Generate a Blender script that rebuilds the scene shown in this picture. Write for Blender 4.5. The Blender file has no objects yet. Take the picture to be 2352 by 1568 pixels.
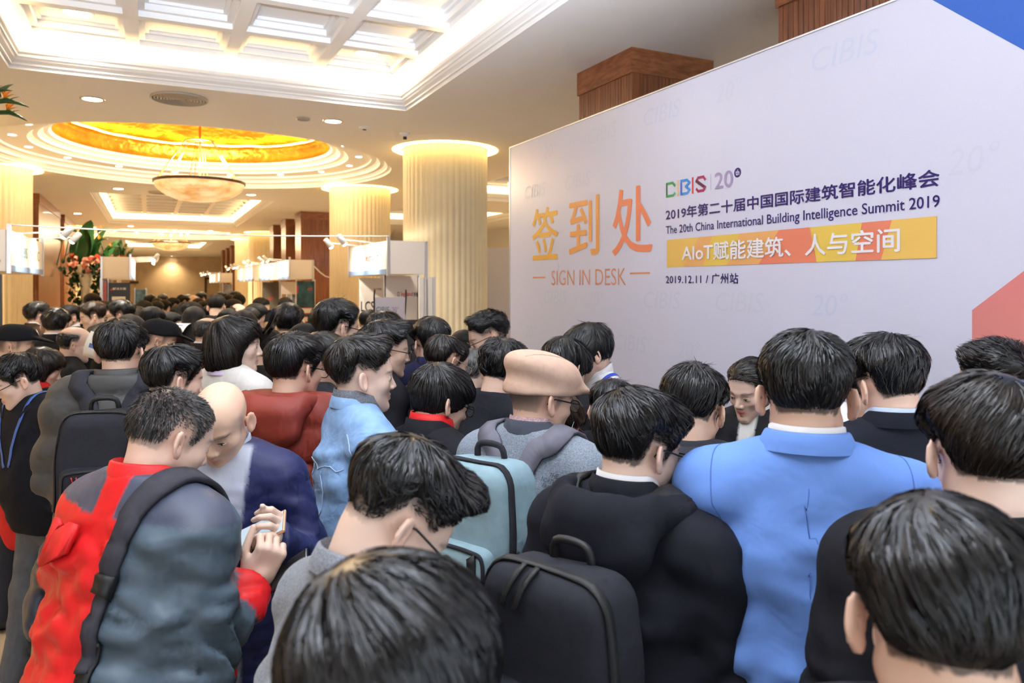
import bpy, bmesh, math, random
import numpy as np
from mathutils import Matrix, Vector
rnd = random.Random(7)
SC = bpy.context.scene
COL = SC.collection
PI = math.pi

# ---------------------------------------------------------------- camera
F_PX, W_PX, H_PX, HORIZON, VPX, EYE = 1700.0, 2352, 1568, 656.0, 345.0, 1.9
TH = math.atan((W_PX / 2 - VPX) / F_PX)
ST, CT = math.sin(TH), math.cos(TH)
cam = bpy.data.cameras.new('camera')
cam.sensor_width = 36.0
cam.lens = F_PX / W_PX * 36.0
cam.shift_y = -(H_PX / 2 - HORIZON) / W_PX
cam.clip_start, cam.clip_end = 0.05, 200
cam.dof.use_dof = True
cam.dof.focus_distance = 2.35
cam.dof.aperture_fstop = 4.5
cam_o = bpy.data.objects.new('camera', cam)
cam_o.location = (0, 0, EYE)
cam_o.rotation_euler = (PI / 2, 0, -TH)
COL.objects.link(cam_o)
SC.camera = cam_o

# ---------------------------------------------------------------- world, colour management
SC.view_settings.view_transform = 'Standard'
SC.view_settings.look = 'None'
SC.view_settings.gamma = 1.0
SC.view_settings.use_curve_mapping = False
SC.view_settings.exposure = 0.8
world = bpy.data.worlds.new('ambient_fill')  # added even cool fill, coming in at the open end behind the camera
SC.world = world
world.use_nodes = True
world.node_tree.nodes['Background'].inputs[0].default_value = (0.80, 0.89, 1.0, 1)
world.node_tree.nodes['Background'].inputs[1].default_value = 1.6
SC.cycles.max_bounces = 4
SC.cycles.diffuse_bounces = 3
SC.cycles.glossy_bounces = 2
SC.cycles.transmission_bounces = 2
SC.cycles.transparent_max_bounces = 4
SC.cycles.use_adaptive_sampling = True
SC.cycles.adaptive_threshold = 0.08
SC.cycles.adaptive_min_samples = 12
SC.cycles.sample_clamp_indirect = 6.0
SC.cycles.use_denoising = True
SC.cycles.caustics_reflective = False
SC.cycles.caustics_refractive = False


def lamp(kind, name, loc, power, color, target=None, **kw):
    l = bpy.data.lights.new(name, kind)
    l.energy = power
    l.color = color
    for k, v in kw.items():
        setattr(l, k, v)
    o = bpy.data.objects.new(name, l)
    o.location = loc
    if target is not None:
        o.rotation_euler = (Vector(target) - Vector(loc)).to_track_quat('-Z', 'Y').to_euler()
    COL.objects.link(o)
    return o


COOL, WARM, NEUTRAL = (0.77, 0.86, 1.0), (1.0, 0.78, 0.48), (1.0, 0.92, 0.8)
# the photographer's flash, turned up to the ceiling over the camera
lamp('SPOT', 'camera_flash', (-0.05, -0.1, 2.15), 1650, COOL, target=(-0.05 + .22, -0.1 + .80, 3.15),
     spot_size=math.radians(87), spot_blend=0.7, shadow_soft_size=0.06)


# ---------------------------------------------------------------- places: the photograph's rays into the room
def ray(px):
    u = (px - W_PX / 2) / F_PX
    return ST + u * CT, CT - u * ST


def at(px, py, d):
    x, y = ray(px)
    return Vector((x * d, y * d, EYE + (HORIZON - py) * d / F_PX))


def at_z(px, py, z):
    return at(px, py, (z - EYE) * F_PX / (HORIZON - py))


def on_x(px, py, X):
    return at(px, py, X / ray(px)[0])


def on_y(px, py, Y):
    return at(px, py, Y / ray(px)[1])


# ---------------------------------------------------------------- materials
MATS = {}


def mat(name, color=(0.8, 0.8, 0.8), rough=0.6, metal=0.0, spec=0.5, bump=None, emit=None, alpha=None, attr=None,
        vary=None, sheen=0.0, wood=None, trans=0.0, sss=0.0, coat=0.0, rnd_attr=None, cells=None):
    """bump = (scale, strength[, distance]); vary = (scale, amount); wood = (dark colour, scale vector); attr = colour attribute."""
    if name in MATS:
        return MATS[name]
    m = bpy.data.materials.new(name)
    m.use_nodes = True
    nt = m.node_tree
    N, L = nt.nodes, nt.links
    b = N['Principled BSDF']
    b.inputs['Base Color'].default_value = (*color, 1)
    b.inputs['Roughness'].default_value = rough
    b.inputs['Metallic'].default_value = metal
    b.inputs['Specular IOR Level'].default_value = spec
    b.inputs['Sheen Weight'].default_value = sheen
    b.inputs['Coat Weight'].default_value = coat
    b.inputs['Transmission Weight'].default_value = trans
    if sss:
        b.inputs['Subsurface Weight'].default_value = sss
        b.inputs['Subsurface Radius'].default_value = (0.012, 0.005, 0.003)
        b.inputs['Subsurface Scale'].default_value = 1.6
    col = None
    tc = N.new('ShaderNodeTexCoord')
    if attr:
        a = N.new('ShaderNodeAttribute')
        a.attribute_name = attr
        col = a.outputs['Color']
    if wood:
        mp = N.new('ShaderNodeMapping')
        mp.inputs['Scale'].default_value = wood[1]
        L.new(tc.outputs['Object'], mp.inputs[0])
        nz = N.new('ShaderNodeTexNoise')
        nz.inputs['Scale'].default_value = 1.6
        nz.inputs['Detail'].default_value = 6
        nz.inputs['Distortion'].default_value = 0.4
        L.new(mp.outputs[0], nz.inputs['Vector'])
        r = N.new('ShaderNodeValToRGB')
        r.color_ramp.elements[0].position = 0.36
        r.color_ramp.elements[1].position = 0.64
        r.color_ramp.elements[0].color = (*wood[0], 1)
        r.color_ramp.elements[1].color = (*color, 1)
        L.new(nz.outputs['Fac'], r.inputs[0])
        col = r.outputs[0]
    if vary:
        nz = N.new('ShaderNodeTexNoise')
        nz.inputs['Scale'].default_value = vary[0]
        nz.inputs['Detail'].default_value = 2
        L.new(tc.outputs['Object'], nz.inputs['Vector'])
        mr = N.new('ShaderNodeMapRange')
        mr.inputs['From Min'].default_value = 0.3
        mr.inputs['From Max'].default_value = 0.7
        mr.inputs['To Min'].default_value = 1 - vary[1]
        mr.inputs['To Max'].default_value = 1 + vary[1]
        L.new(nz.outputs['Fac'], mr.inputs['Value'])
        mx = N.new('ShaderNodeVectorMath')
        mx.operation = 'SCALE'
        if col is None:
            mx.inputs[0].default_value = color
        else:
            L.new(col, mx.inputs[0])
        L.new(mr.outputs[0], mx.inputs['Scale'])
        col = mx.outputs[0]
    if rnd_attr:
        a = N.new('ShaderNodeAttribute')
        a.attribute_name = rnd_attr
        mx = N.new('ShaderNodeVectorMath')
        mx.operation = 'SCALE'
        if col is None:
            mx.inputs[0].default_value = color
        else:
            L.new(col, mx.inputs[0])
        L.new(a.outputs['Fac'], mx.inputs['Scale'])
        col = mx.outputs[0]
    if col is not None:
        L.new(col, b.inputs['Base Color'])
    if bump:
        nz = N.new('ShaderNodeTexNoise')
        nz.inputs['Scale'].default_value = bump[0]
        nz.inputs['Distortion'].default_value = bump[3] if len(bump) > 3 else 0
        nz.inputs['Detail'].default_value = 2
        L.new(tc.outputs['Object'], nz.inputs['Vector'])
        bp = N.new('ShaderNodeBump')
        bp.inputs['Strength'].default_value = bump[1]
        bp.inputs['Distance'].default_value = bump[2] if len(bump) > 2 else 0.01
        L.new(nz.outputs['Fac'], bp.inputs['Height'])
        L.new(bp.outputs[0], b.inputs['Normal'])
    if emit:
        b.inputs['Emission Color'].default_value = (*emit[0], 1)
        b.inputs['Emission Strength'].default_value = emit[1]
    if emit and 'strip' not in name:
        m.cycles.emission_sampling = 'NONE'
    if alpha is not None:
        b.inputs['Alpha'].default_value = alpha
    MATS[name] = m
    return m


# ---------------------------------------------------------------- objects
def tag(o, label=None, cat=None, group=None, kind=None):
    if label: o['label'] = label
    if cat: o['category'] = cat
    if group: o['group'] = group
    if kind: o['kind'] = kind
    return o


def link_mesh(name, me, m=None, parent=None, smooth=False):
    if m is not None and not me.materials:
        me.materials.append(m)
    o = bpy.data.objects.new(name, me)
    COL.objects.link(o)
    if parent is not None:
        o.parent = parent
    if smooth:
        me.polygons.foreach_set('use_smooth', [True] * len(me.polygons))
    return o


def from_arrays(name, V, Fq, m=None, parent=None, smooth=True, col=None, val=None):
    """V (n,3); Fq list/array of faces."""
    me = bpy.data.meshes.new(name)
    V = np.asarray(V, dtype=np.float32)
    if isinstance(Fq, np.ndarray):
        nf, k = Fq.shape
        me.vertices.add(len(V))
        me.vertices.foreach_set('co', V.ravel())
        me.loops.add(nf * k)
        me.polygons.add(nf)
        me.loops.foreach_set('vertex_index', Fq.astype(np.int32).ravel())
        me.polygons.foreach_set('loop_start', np.arange(0, nf * k, k, dtype=np.int32))
        me.update(calc_edges=True)
    else:
        me.from_pydata([tuple(map(float, v)) for v in V], [], Fq)
        me.update()
    if smooth:
        me.polygons.foreach_set('use_smooth', np.ones(len(me.polygons), dtype=bool))
    if col is not None:
        a = me.color_attributes.new('col', 'FLOAT_COLOR', 'POINT')
        c = np.ones((len(V), 4), dtype=np.float32)
        c[:, :3] = col
        a.data.foreach_set('color', c.ravel())
    if val is not None:
        a = me.attributes.new('rnd', 'FLOAT', 'POINT')
        a.data.foreach_set('value', np.asarray(val, dtype=np.float32))
    if m is not None:
        me.materials.append(m)
    if name is None:
        return me
    o = bpy.data.objects.new(name, me)
    COL.objects.link(o)
    if parent is not None:
        o.parent = parent
    return o


class MB:
    """collects boxes, tubes, lathes and sheets; build() links them as ONE mesh object"""

    def __init__(s):
        s.v, s.f = [], []

    def add(s, V, F):
        n = len(s.v)
        s.v += [tuple(map(float, v)) for v in V]
        s.f += [tuple(i + n for i in f) for f in F]
        return s

    def box(s, lo, hi, bev=0.0):
        x0, y0, z0 = lo
        x1, y1, z1 = hi
        if bev <= 0:
            return s.add([(x0, y0, z0), (x1, y0, z0), (x1, y1, z0), (x0, y1, z0), (x0, y0, z1), (x1, y0, z1), (x1, y1, z1), (x0, y1, z1)],
                         [(0, 3, 2, 1), (4, 5, 6, 7), (0, 1, 5, 4), (1, 2, 6, 5), (2, 3, 7, 6), (3, 0, 4, 7)])
        bm = bmesh.new()
        bmesh.ops.create_cube(bm, size=1)
        for v in bm.verts:
            v.co = Vector(((x0 + x1) / 2 + v.co.x * (x1 - x0), (y0 + y1) / 2 + v.co.y * (y1 - y0), (z0 + z1) / 2 + v.co.z * (z1 - z0)))
        bmesh.ops.bevel(bm, geom=bm.edges[:], offset=bev, segments=2, affect='EDGES', profile=0.5)
        bm.verts.index_update()
        s.add([v.co for v in bm.verts], [[v.index for v in f.verts] for f in bm.faces])
        bm.free()
        return s

    def tube(s, pts, r, n=8, caps=True):
        pts = [Vector(p) for p in pts]
        k = len(pts)
        rs = r if isinstance(r, (list, tuple)) else [r] * k
        V, F = [], []
        up = None
        for i, p in enumerate(pts):
            t = (pts[min(i + 1, k - 1)] - pts[max(i - 1, 0)]).normalized()
            if up is None:
                up = t.orthogonal().normalized()
            a = (up - t * up.dot(t))
            a = a.normalized() if a.length > 1e-6 else t.orthogonal().normalized()
            up = a
            b = t.cross(a)
            for j in range(n):
                an = 2 * PI * j / n
                V.append(p + (a * math.cos(an) + b * math.sin(an)) * rs[i])
        for i in range(k - 1):
            for j in range(n):
                F.append((i * n + j, i * n + (j + 1) % n, (i + 1) * n + (j + 1) % n, (i + 1) * n + j))
        if caps:
            F.append(tuple(range(n - 1, -1, -1)))
            F.append(tuple((k - 1) * n + j for j in range(n)))
        return s.add(V, F)

    def lathe(s, prof, c=(0, 0), n=48, flip=False, ripple=None):
        V, F = [], []
        for (r, z) in prof:
            for j in range(n):
                a = 2 * PI * j / n
                rr = r if ripple is None else r + ripple(a)
                V.append((c[0] + rr * math.cos(a), c[1] + rr * math.sin(a), z))
        for i in range(len(prof) - 1):
            for j in range(n):
                q = (i * n + j, i * n + (j + 1) % n, (i + 1) * n + (j + 1) % n, (i + 1) * n + j)
                F.append(q[::-1] if flip else q)
        return s.add(V, F)

    def disc(s, c, r, n=24, down=True):
        V = [(c[0] + r * math.cos(2 * PI * j / n), c[1] + r * math.sin(2 * PI * j / n), c[2]) for j in range(n)]
        return s.add(V, [tuple(range(n - 1, -1, -1)) if down else tuple(range(n))])

    def build(s, name, m=None, parent=None, smooth=False):
        me = bpy.data.meshes.new(name)
        me.from_pydata(s.v, [], s.f)
        me.update()
        return link_mesh(name, me, m, parent, smooth)


def empty(name, loc=(0, 0, 0), rz=0.0):
    o = bpy.data.objects.new(name, None)
    o.empty_display_size = 0.1
    o.location = loc
    o.rotation_euler = (0, 0, rz)
    COL.objects.link(o)
    return o


def copy_tree(o, parent=None, loc=None):
    c = o.copy()
    COL.objects.link(c)
    c.parent = parent
    if loc is not None:
        c.location = loc
    for ch in list(o.children):
        copy_tree(ch, c)
    return c


def text_mesh(name, s, m, parent, bold=0.0, extrude=0.0, size=1.0, shear=0.0, spacing=1.0):
    cu = bpy.data.curves.new(name, 'FONT')
    cu.body = s
    cu.size = size
    cu.offset = bold
    cu.extrude = extrude
    cu.shear = shear
    cu.space_character = spacing
    cu.resolution_u = 3
    o = bpy.data.objects.new(name, cu)
    COL.objects.link(o)
    dg = bpy.context.evaluated_depsgraph_get()
    me = bpy.data.meshes.new_from_object(o.evaluated_get(dg))
    bpy.data.objects.remove(o)
    bpy.data.curves.remove(cu)
    me.name = name
    me.materials.clear()
    me.materials.append(m)
    n = len(me.vertices)
    co = np.zeros(n * 3, dtype=np.float32)
    me.vertices.foreach_get('co', co)
    o = bpy.data.objects.new(name, me)
    COL.objects.link(o)
    o.parent = parent
    return o, co.reshape(-1, 3)


def fit_text(name, s, m, parent, lo, hi, frame, bold=0.0, weight=0.0, **kw):
    """letters that fill the box lo..hi of a flat sheet; frame = 4x4 from sheet coordinates to the parent"""
    o, co = text_mesh(name, s, m, parent, bold, **kw)
    a, b = co.min(0), co.max(0)
    sx, sy = (hi[0] - lo[0]) / max(b[0] - a[0], 1e-6), (hi[1] - lo[1]) / max(b[1] - a[1], 1e-6)
    co2 = co.copy()
    co2[:, 0] = (co[:, 0] - a[0]) * sx + lo[0]
    co2[:, 1] = (co[:, 1] - a[1]) * sy + lo[1]
    if weight:                      # heavier strokes: shifted layers a hair's breadth apart
        me, n = o.data, len(co2)
        F = [tuple(p.vertices) for p in me.polygons]
        VV, FF = [], []
        for k, (dx, dy) in enumerate(((0, 0), (weight, 0), (-weight, 0), (0, weight * .8), (0, -weight * .8))):
            VV += [(x + dx, y + dy, .00022 * k) for x, y, _ in co2]
            FF += [tuple(i + n * k for i in f) for f in F]
        me.clear_geometry()
        me.from_pydata(VV, [], FF)
        me.update()
    else:
        o.data.vertices.foreach_set('co', co2.ravel())
        o.data.update()
    o.matrix_local = frame
    return o
# ================================================================ the hall
M_PLASTER = mat('ceiling_plaster', (0.90, 0.88, 0.86), 0.85, bump=(60, 0.05))
M_TRIM = mat('white_trim', (0.88, 0.87, 0.86), 0.6)
M_WOOD = mat('cherry_veneer', (0.30, 0.10, 0.032), 0.32, wood=((0.16, 0.047, 0.014), (26, 26, 1.2)), coat=0.15)
M_WOODBAND = mat('cherry_band', (0.34, 0.12, 0.038), 0.32, wood=((0.20, 0.06, 0.018), (5, 5, 22)), coat=0.15)
M_DARKWOOD = mat('dark_wood', (0.05, 0.018, 0.008), 0.4)
M_CREAM = mat('cream_fluting', (0.86, 0.74, 0.50), 0.55, vary=(3, 0.04))
M_FLOOR = mat('tan_stone_floor', (0.46, 0.36, 0.25), 0.22, vary=(2.2, 0.16), coat=0.2)
M_STONE = mat('beige_marble', (0.74, 0.56, 0.34), 0.38, vary=(1.1, 0.12))
M_GOLD = mat('gold_leaf', (0.60, 0.30, 0.035), 0.34, metal=0.75, bump=(7, 0.5, 0.05), vary=(2.5, 0.25))
M_LED = mat('cove_strip_glow', (1, 0.8, 0.5), emit=((1.0, 0.70, 0.33), 15))
M_LED2 = mat('cove_strip_far_glow', (1, 0.8, 0.5), emit=((1.0, 0.72, 0.34), 34))
M_LEDY = mat('dome_strip_glow', (1, 0.7, 0.2), emit=((1.0, 0.50, 0.07), 14))
M_SPOT = mat('downlight_glow', (1, 1, 1), emit=((1.0, 0.86, 0.66), 34))
M_METALRIM = mat('brushed_rim', (0.62, 0.56, 0.48), 0.3, metal=0.9)
M_STEEL = mat('steel_post', (0.72, 0.73, 0.76), 0.3, metal=0.85)
M_VENT = mat('vent_metal', (0.50, 0.45, 0.38), 0.5)
M_BLACKHOLE = mat('vent_dark', (0.06, 0.05, 0.045), 0.8)

CZ = 3.70
CX0, CX1 = -1.05, 2.37                     # the middle bay's coffers
MID = 0.66
HOLES = []                                  # rectangles left out of the ceiling sheet


def grid_sheet(mb, xs, ys, z, skip, down=True):
    xs, ys = sorted(set(xs)), sorted(set(ys))
    for a, b in zip(xs, xs[1:]):
        for c, d in zip(ys, ys[1:]):
            mx, my = (a + b) / 2, (c + d) / 2
            if any(h[0] < mx < h[1] and h[2] < my < h[3] for h in skip):
                continue
            q = [(a, c, z), (a, d, z), (b, d, z), (b, c, z)]
            mb.add(q if down else q[::-1], [(0, 1, 2, 3)])


def rect_loft(mb, x0, x1, y0, y1, prof):
    """frame swept round a rectangle; prof = [(inset, z)] seen from below"""
    V, F = [], []
    for i, z in prof:
        V += [(x0 + i, y0 + i, z), (x1 - i, y0 + i, z), (x1 - i, y1 - i, z), (x0 + i, y1 - i, z)]
    for k in range(len(prof) - 1):
        for j in range(4):
            F.append((k * 4 + j, k * 4 + (j + 1) % 4, (k + 1) * 4 + (j + 1) % 4, (k + 1) * 4 + j))
    mb.add(V, F)


CELL = MB()
rect_loft(CELL, -0.345, 0.345, -0.345, 0.345, [(0, 0), (0, 0.045), (0.045, 0.045), (0.045, 0.095), (0.075, 0.095), (0.075, 0.12)])
CELL.add([(-0.27, -0.27, 0.12), (-0.27, 0.27, 0.12), (0.27, 0.27, 0.12), (0.27, -0.27, 0.12)], [(0, 1, 2, 3)])
cell_proto = None


def coffer(n, x0, x1, y0, y1, cols, rows, led, zg=4.0):
    global cell_proto
    HOLES.append((x0, x1, y0, y1))
    root = empty(f'trim_{n}', ((x0 + x1) / 2, (y0 + y1) / 2, CZ))
    tag(root, f'coffered ceiling recess number {n} from the entrance with warm cove light', 'ceiling recess', kind='structure')
    cx, cy = root.location.x, root.location.y
    a0, a1, b0, b1 = x0 - cx, x1 - cx, y0 - cy, y1 - cy
    mb = MB()
    rect_loft(mb, a0, a1, b0, b1, [(0, 0), (0, 0.035), (0.022, 0.035), (0.022, 0.05), (0.05, 0.07), (0.062, 0.095), (0.062, 0.105),
                                   (0.085, 0.125), (0.085, 0.155), (0.07, 0.155), (0.07, 0.09), (-0.20, 0.09), (-0.20, zg - CZ)])
    mb.build('moulding', M_TRIM, root)
    mb = MB()
    rect_loft(mb, a0, a1, b0, b1, [(-0.02, 0.1), (-0.07, 0.1)])
    for f in range(len(mb.f)):
        mb.f[f] = mb.f[f][::-1]
    mb.build('light_strip', led, root)
    px, py = 0.797, (y1 - y0 - 0.08) / rows
    cs = [((i - (cols - 1) / 2) * px, (j - (rows - 1) / 2) * py) for i in range(cols) for j in range(rows)]
    holes = [(u - .345, u + .345, v - .345, v + .345) for u, v in cs]
    mb = MB()
    grid_sheet(mb, [a0 - .2, a1 + .2] + [t for h in holes for t in h[:2]], [b0 - .2, b1 + .2] + [t for h in holes for t in h[2:]], zg - CZ, holes)
    mb.build('rib_grid', M_TRIM, root)
    for u, v in cs:
        if cell_proto is None:
            cell_proto = o = CELL.build('coffer_panel', M_TRIM, root)
        else:
            o = bpy.data.objects.new('coffer_panel', cell_proto.data)
            COL.objects.link(o)
            o.parent = root
        o.location = (u, v, zg - CZ)
    return root


coffer(1, CX0, CX1, -0.60, 7.33, 4, 10, M_LED)
coffer(2, CX0, CX1, 16.40, 24.30, 4, 10, M_LED2)
coffer(3, CX0, CX1, 33.40, 41.30, 4, 10, M_LED2)
coffer(4, 5.2, 8.6, 8.0, 14.3, 4, 8, M_LED2)
coffer(5, 5.2, 8.6, 16.6, 21.0, 4, 5, M_LED2)

# round recesses with a gold dome
DOME_Y = (11.85, 28.88)


def dome(n, cy):
    R = 2.79
    HOLES.append((MID - 2.95, MID + 2.95, cy - 2.95, cy + 2.95))
    root = empty(f'trim_{n}', (MID, cy, CZ))
    tag(root, 'round stepped ceiling recess with a gold dome' + (' near the entrance' if n == 6 else ' far down the hall'), 'ceiling dome', kind='structure')
    nn = 96
    mb = MB()
    V, F = [], []
    for j in range(nn):
        a = 2 * PI * j / nn
        c, s = math.cos(a), math.sin(a)
        k = 2.95 / max(abs(c), abs(s))
        V += [(R * c, R * s, 0), (k * c, k * s, 0)]
    for j in range(nn):
        i, q = 2 * j, 2 * ((j + 1) % nn)
        F.append((i, q, q + 1, i + 1))
    for sx in (-1, 1):
        for sy in (-1, 1):
            pass
    mb.add(V, F)
    mb.build('ceiling_ring', M_PLASTER, root)
    mb = MB()
    mb.lathe([(R, 0), (R, .035), (R - .06, .035), (R - .06, .06), (R - .10, .085), (R - .17, .085), (R - .17, .12), (R - .22, .145), (R - .30, .145),
              (R - .30, .175), (2.14, .175), (2.14, .20), (2.08, .225), (2.02, .225), (2.02, .26), (1.96, .285), (1.90, .285), (1.88, .32), (1.86, .32)], n=nn, flip=True)
    mb.build('stepped_moulding', M_TRIM, root, smooth=False)
    mb = MB()
    mb.lathe([(1.86, .32), (1.875, .36), (1.86, .50), (1.80, .57), (1.97, .60)], n=nn, flip=True)
    mb.build('gold_band', M_GOLD, root, smooth=True)
    rr = random.Random(n)
    mb = MB()
    pts = []
    for j in range(nn + 1):
        a = 2 * PI * j / nn
        w = 0.05 * math.sin(5 * a + 1) + 0.035 * math.sin(13 * a) + 0.025 * math.sin(23 * a + 2)
        pts.append(((1.86 + .3 * w) * math.cos(a), (1.86 + .3 * w) * math.sin(a), .605 + 0.25 * w))
    mb.tube(pts, 0.016, 6, caps=False)
    mb.build('light_strip', M_LEDY, root)
    mb = MB()
    mb.lathe([(1.97, .60), (1.8, .72), (1.5, .84), (1.1, .93), (.6, .99), (.02, 1.01)], n=nn, flip=True)
    mb.build('gold_dome', M_GOLD, root, smooth=True)
    for j in range(16):
        a = 2 * PI * (j + .3) / 16
        mb = MB()
        mb.disc((2.30 * math.cos(a), 2.30 * math.sin(a), .172), .045, 14)
        mb.build('small_downlight', M_SPOT, root)


dome(6, DOME_Y[0])
dome(7, DOME_Y[1])

XL, XR, YN, YB = -5.0, 10.0, -4.0, 50.0
mb = MB()
grid_sheet(mb, [XL, XR] + [t for h in HOLES for t in h[:2]], [YN, YB] + [t for h in HOLES for t in h[2:]], CZ, HOLES)
tag(mb.build('ceiling', M_PLASTER), 'flat cream ceiling around the coffers and domes', 'ceiling', kind='structure')
mb = MB()
mb.add([(XL, YN, CZ + 1.2), (XL, YB, CZ + 1.2), (XR, YB, CZ + 1.2), (XR, YN, CZ + 1.2)], [(0, 1, 2, 3)])
tag(mb.build('ceiling_slab', M_PLASTER), 'slab above the ceiling', 'ceiling', kind='structure')
mb = MB()
mb.add([(XL, YN, 0), (XR, YN, 0), (XR, YB, 0), (XL, YB, 0)], [(0, 1, 2, 3)])
tag(mb.build('floor', M_FLOOR), 'polished tan stone floor of the hall', 'floor', kind='structure')
mb = MB()
mb.box((XL, YB, 0), (XR, YB + .2, CZ))
w = mb.build('wall_back', M_STONE)
tag(w, 'polished beige stone wall closing the far end of the hall', 'wall', kind='structure')
mb = MB()
mb.box((-1.1, YB - .04, 2.03), (-.62, YB - .005, 2.17))
mb.build('dark_sign', M_DARKWOOD, w)
mb = MB()
for x in (3.05, 4.4):
    mb.box((x, YB - .06, 0), (x + .12, YB - .005, 2.4))
mb.box((3.05, YB - .06, 2.3), (4.52, YB - .005, 2.42))
mb.build('door_frame', M_DARKWOOD, w)
mb = MB()
mb.box((XL - .2, YN, 0), (XL, YB, CZ))
tag(mb.build('wall_left', mat('beige_wall', (0.66, 0.52, 0.34), 0.5)), 'beige wall along the far side of the booths', 'wall', kind='structure')
mb = MB()
mb.box((XR, YN, 0), (XR + .2, YB, CZ))
tag(mb.build('wall_right', mat('pale_wall', (0.80, 0.80, 0.78), 0.5)), 'pale wall of the side bay', 'wall', kind='structure')
# stub wall and glazing of the side bay
mb = MB()
mb.box((4.2, 40.8, 0), (XR, 41.0, CZ))
tag(mb.build('wall_far_bay', mat('grey_beige_wall', (0.62, 0.57, 0.50), 0.6)), 'grey beige wall closing the far side bay', 'wall', kind='structure')

# round fluted columns with an up-light slot at the ceiling
M_UP = mat('column_uplight_glow', (1, .8, .4), emit=((1.0, 0.66, 0.20), 5.5))


def column(n, x, y):
    root = empty(f'column_{n}', (x, y, 0))
    tag(root, 'round cream fluted column', 'column', kind='structure')
    nf = 44
    mb = MB()
    mb.lathe([(.545, 0), (.545, CZ + .05)], n=nf * 6, ripple=lambda a: 0.014 * abs(math.sin(a * nf / 2)))
    mb.build('fluted_shaft', M_CREAM, root, smooth=True)
    mb = MB()
    mb.lathe([(.62, 0), (.62, .14), (.58, .16), (.55, .16)], n=48)
    mb.build('plinth', M_STONE, root)
    mb = MB()
    mb.lathe([(.575, CZ - .004), (.70, CZ - .004)], n=48, flip=True)
    mb.build('uplight_slot', M_UP, root)
    return root


k = 0
for y in (9.24, 13.69, 26.3, 30.75):
    for x in (3.53, -2.21):
        k += 1
        column(k, x, y)


def pier(n, x0, x1, y0, y1, lab):
    root = empty(f'pillar_{n}', ((x0 + x1) / 2, (y0 + y1) / 2, 0))
    tag(root, lab, 'pillar', kind='structure')
    hx, hy = (x1 - x0) / 2, (y1 - y0) / 2
    mb = MB()
    mb.box((-hx + .012, -hy + .012, 0), (hx - .012, hy - .012, CZ - .18))
    mb.build('pillar_core', M_DARKWOOD, root)
    # reeded veneer: narrow upright battens, each with its own edges
    for (ax, n_, L_, fx) in ((0, int(2 * hx / .035), hx, -hy), (0, int(2 * hx / .035), hx, hy), (1, int(2 * hy / .035), hy, -hx), (1, int(2 * hy / .035), hy, hx)):
        mb = MB()
        wd = 2 * L_ / n_
        for i in range(n_):
            c = -L_ + wd * (i + .5)
            lo, hi = c - wd * .46, c + wd * .46
            s = .013 if fx < 0 else -.013
            a, b = min(fx, fx + s), max(fx, fx + s)
            mb.box((lo, a, 0), (hi, b, CZ - .19)) if ax == 0 else mb.box((a, lo, 0), (b, hi, CZ - .19))
        mb.build('reeded_facing', M_WOOD, root)
    mb = MB()
    mb.box((-hx - .012, -hy - .012, CZ - .19), (hx + .012, hy + .012, CZ + .02))
    mb.build('top_band', M_WOODBAND, root)
    return root


k = 0
for s in (-9.06, -6.84, 6.84, 9.06, 11.28, 23.9, 26.1, 28.3):
    k += 1
    yc = 11.85 + s
    pier(k, 3.27, 4.04, yc - .385, yc + .385, 'reddish wooden pillar of the row behind the backdrop and booths')
# panelled wooden walls on the other side
pier(9, -3.2, -1.95, 17.0, 20.8, 'wide reddish wooden wall panel beside the flower arrangement')
mb = MB()
mb.box((-3.2, 20.8, 0), (-2.02, 21.8, CZ))
tag(mb.build('wall_jamb', M_DARKWOOD), 'dark wooden door jamb behind the flowers', 'wall', kind='structure')
pier(10, -3.2, -1.95, 21.8, 25.0, 'far wooden wall panel behind the flowers')

# downlights, vents and small ceiling fittings
def downlight(px, py, z=CZ, r=.085, power=0.0, color=NEUTRAL, pos=None, lab=None):
    p = at_z(px, py, z) if pos is None else Vector(pos)
    root = empty('downlight', (p.x, p.y, z))
    tag(root, lab or 'round recessed downlight glowing in the ceiling', 'downlight', 'recessed downlights')
    mb = MB()
    mb.lathe([(r, 0.0), (r + .002, -.008), (r + .022, -.008), (r + .026, 0.0)], n=28, flip=False)
    mb.build('rim', M_METALRIM, root, smooth=False)
    mb = MB()
    mb.disc((0, 0, -.003), r, 28)
    mb.build('lens', M_SPOT, root)
    if power:
        l = lamp('SPOT', 'downlight_lamp', (p.x, p.y, z - .02), power, color, target=(p.x, p.y, 0), spot_size=math.radians(120), spot_blend=.8, shadow_soft_size=.08)
    return root


downlight(0, 0, 4.115, .10, 120, NEUTRAL, (-.53, 6.95, 4.115), 'round downlight in the corner coffer nearest the left edge')
downlight(0, 0, 4.115, .10, 120, NEUTRAL, (1.86, 6.95, 4.115), 'round downlight in the coffer beside the bright cove corner')
for (x, y) in ((-.53, .2), (1.86, .2), (-.53, 3.4), (1.86, 3.4)):
    lamp('SPOT', 'coffer_lamp', (x, y, 4.08), 130, COOL, target=(x, y, 0), spot_size=math.radians(120), spot_blend=.8, shadow_soft_size=.09)
for px, py, lab in ((212, 227, 'round downlight beside the round vent'), (765, 278, 'round downlight between vent and fluted column')):
    downlight(px, py, lab=lab, power=150)
for px, py, lab in ((272, 433, 'small downlight left of the hanging bowl lamp'), (577, 447, 'small downlight right of the hanging bowl lamp'),
                    (178, 490, 'small downlight above the big green leaves'), (300, 519, 'far downlight past the second coffer, left one'),
                    (483, 530, 'far downlight past the second coffer, right one'), (394, 588, 'farthest downlight near the end wall')):
    downlight(px, py, lab=lab, power=180, color=WARM)
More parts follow.
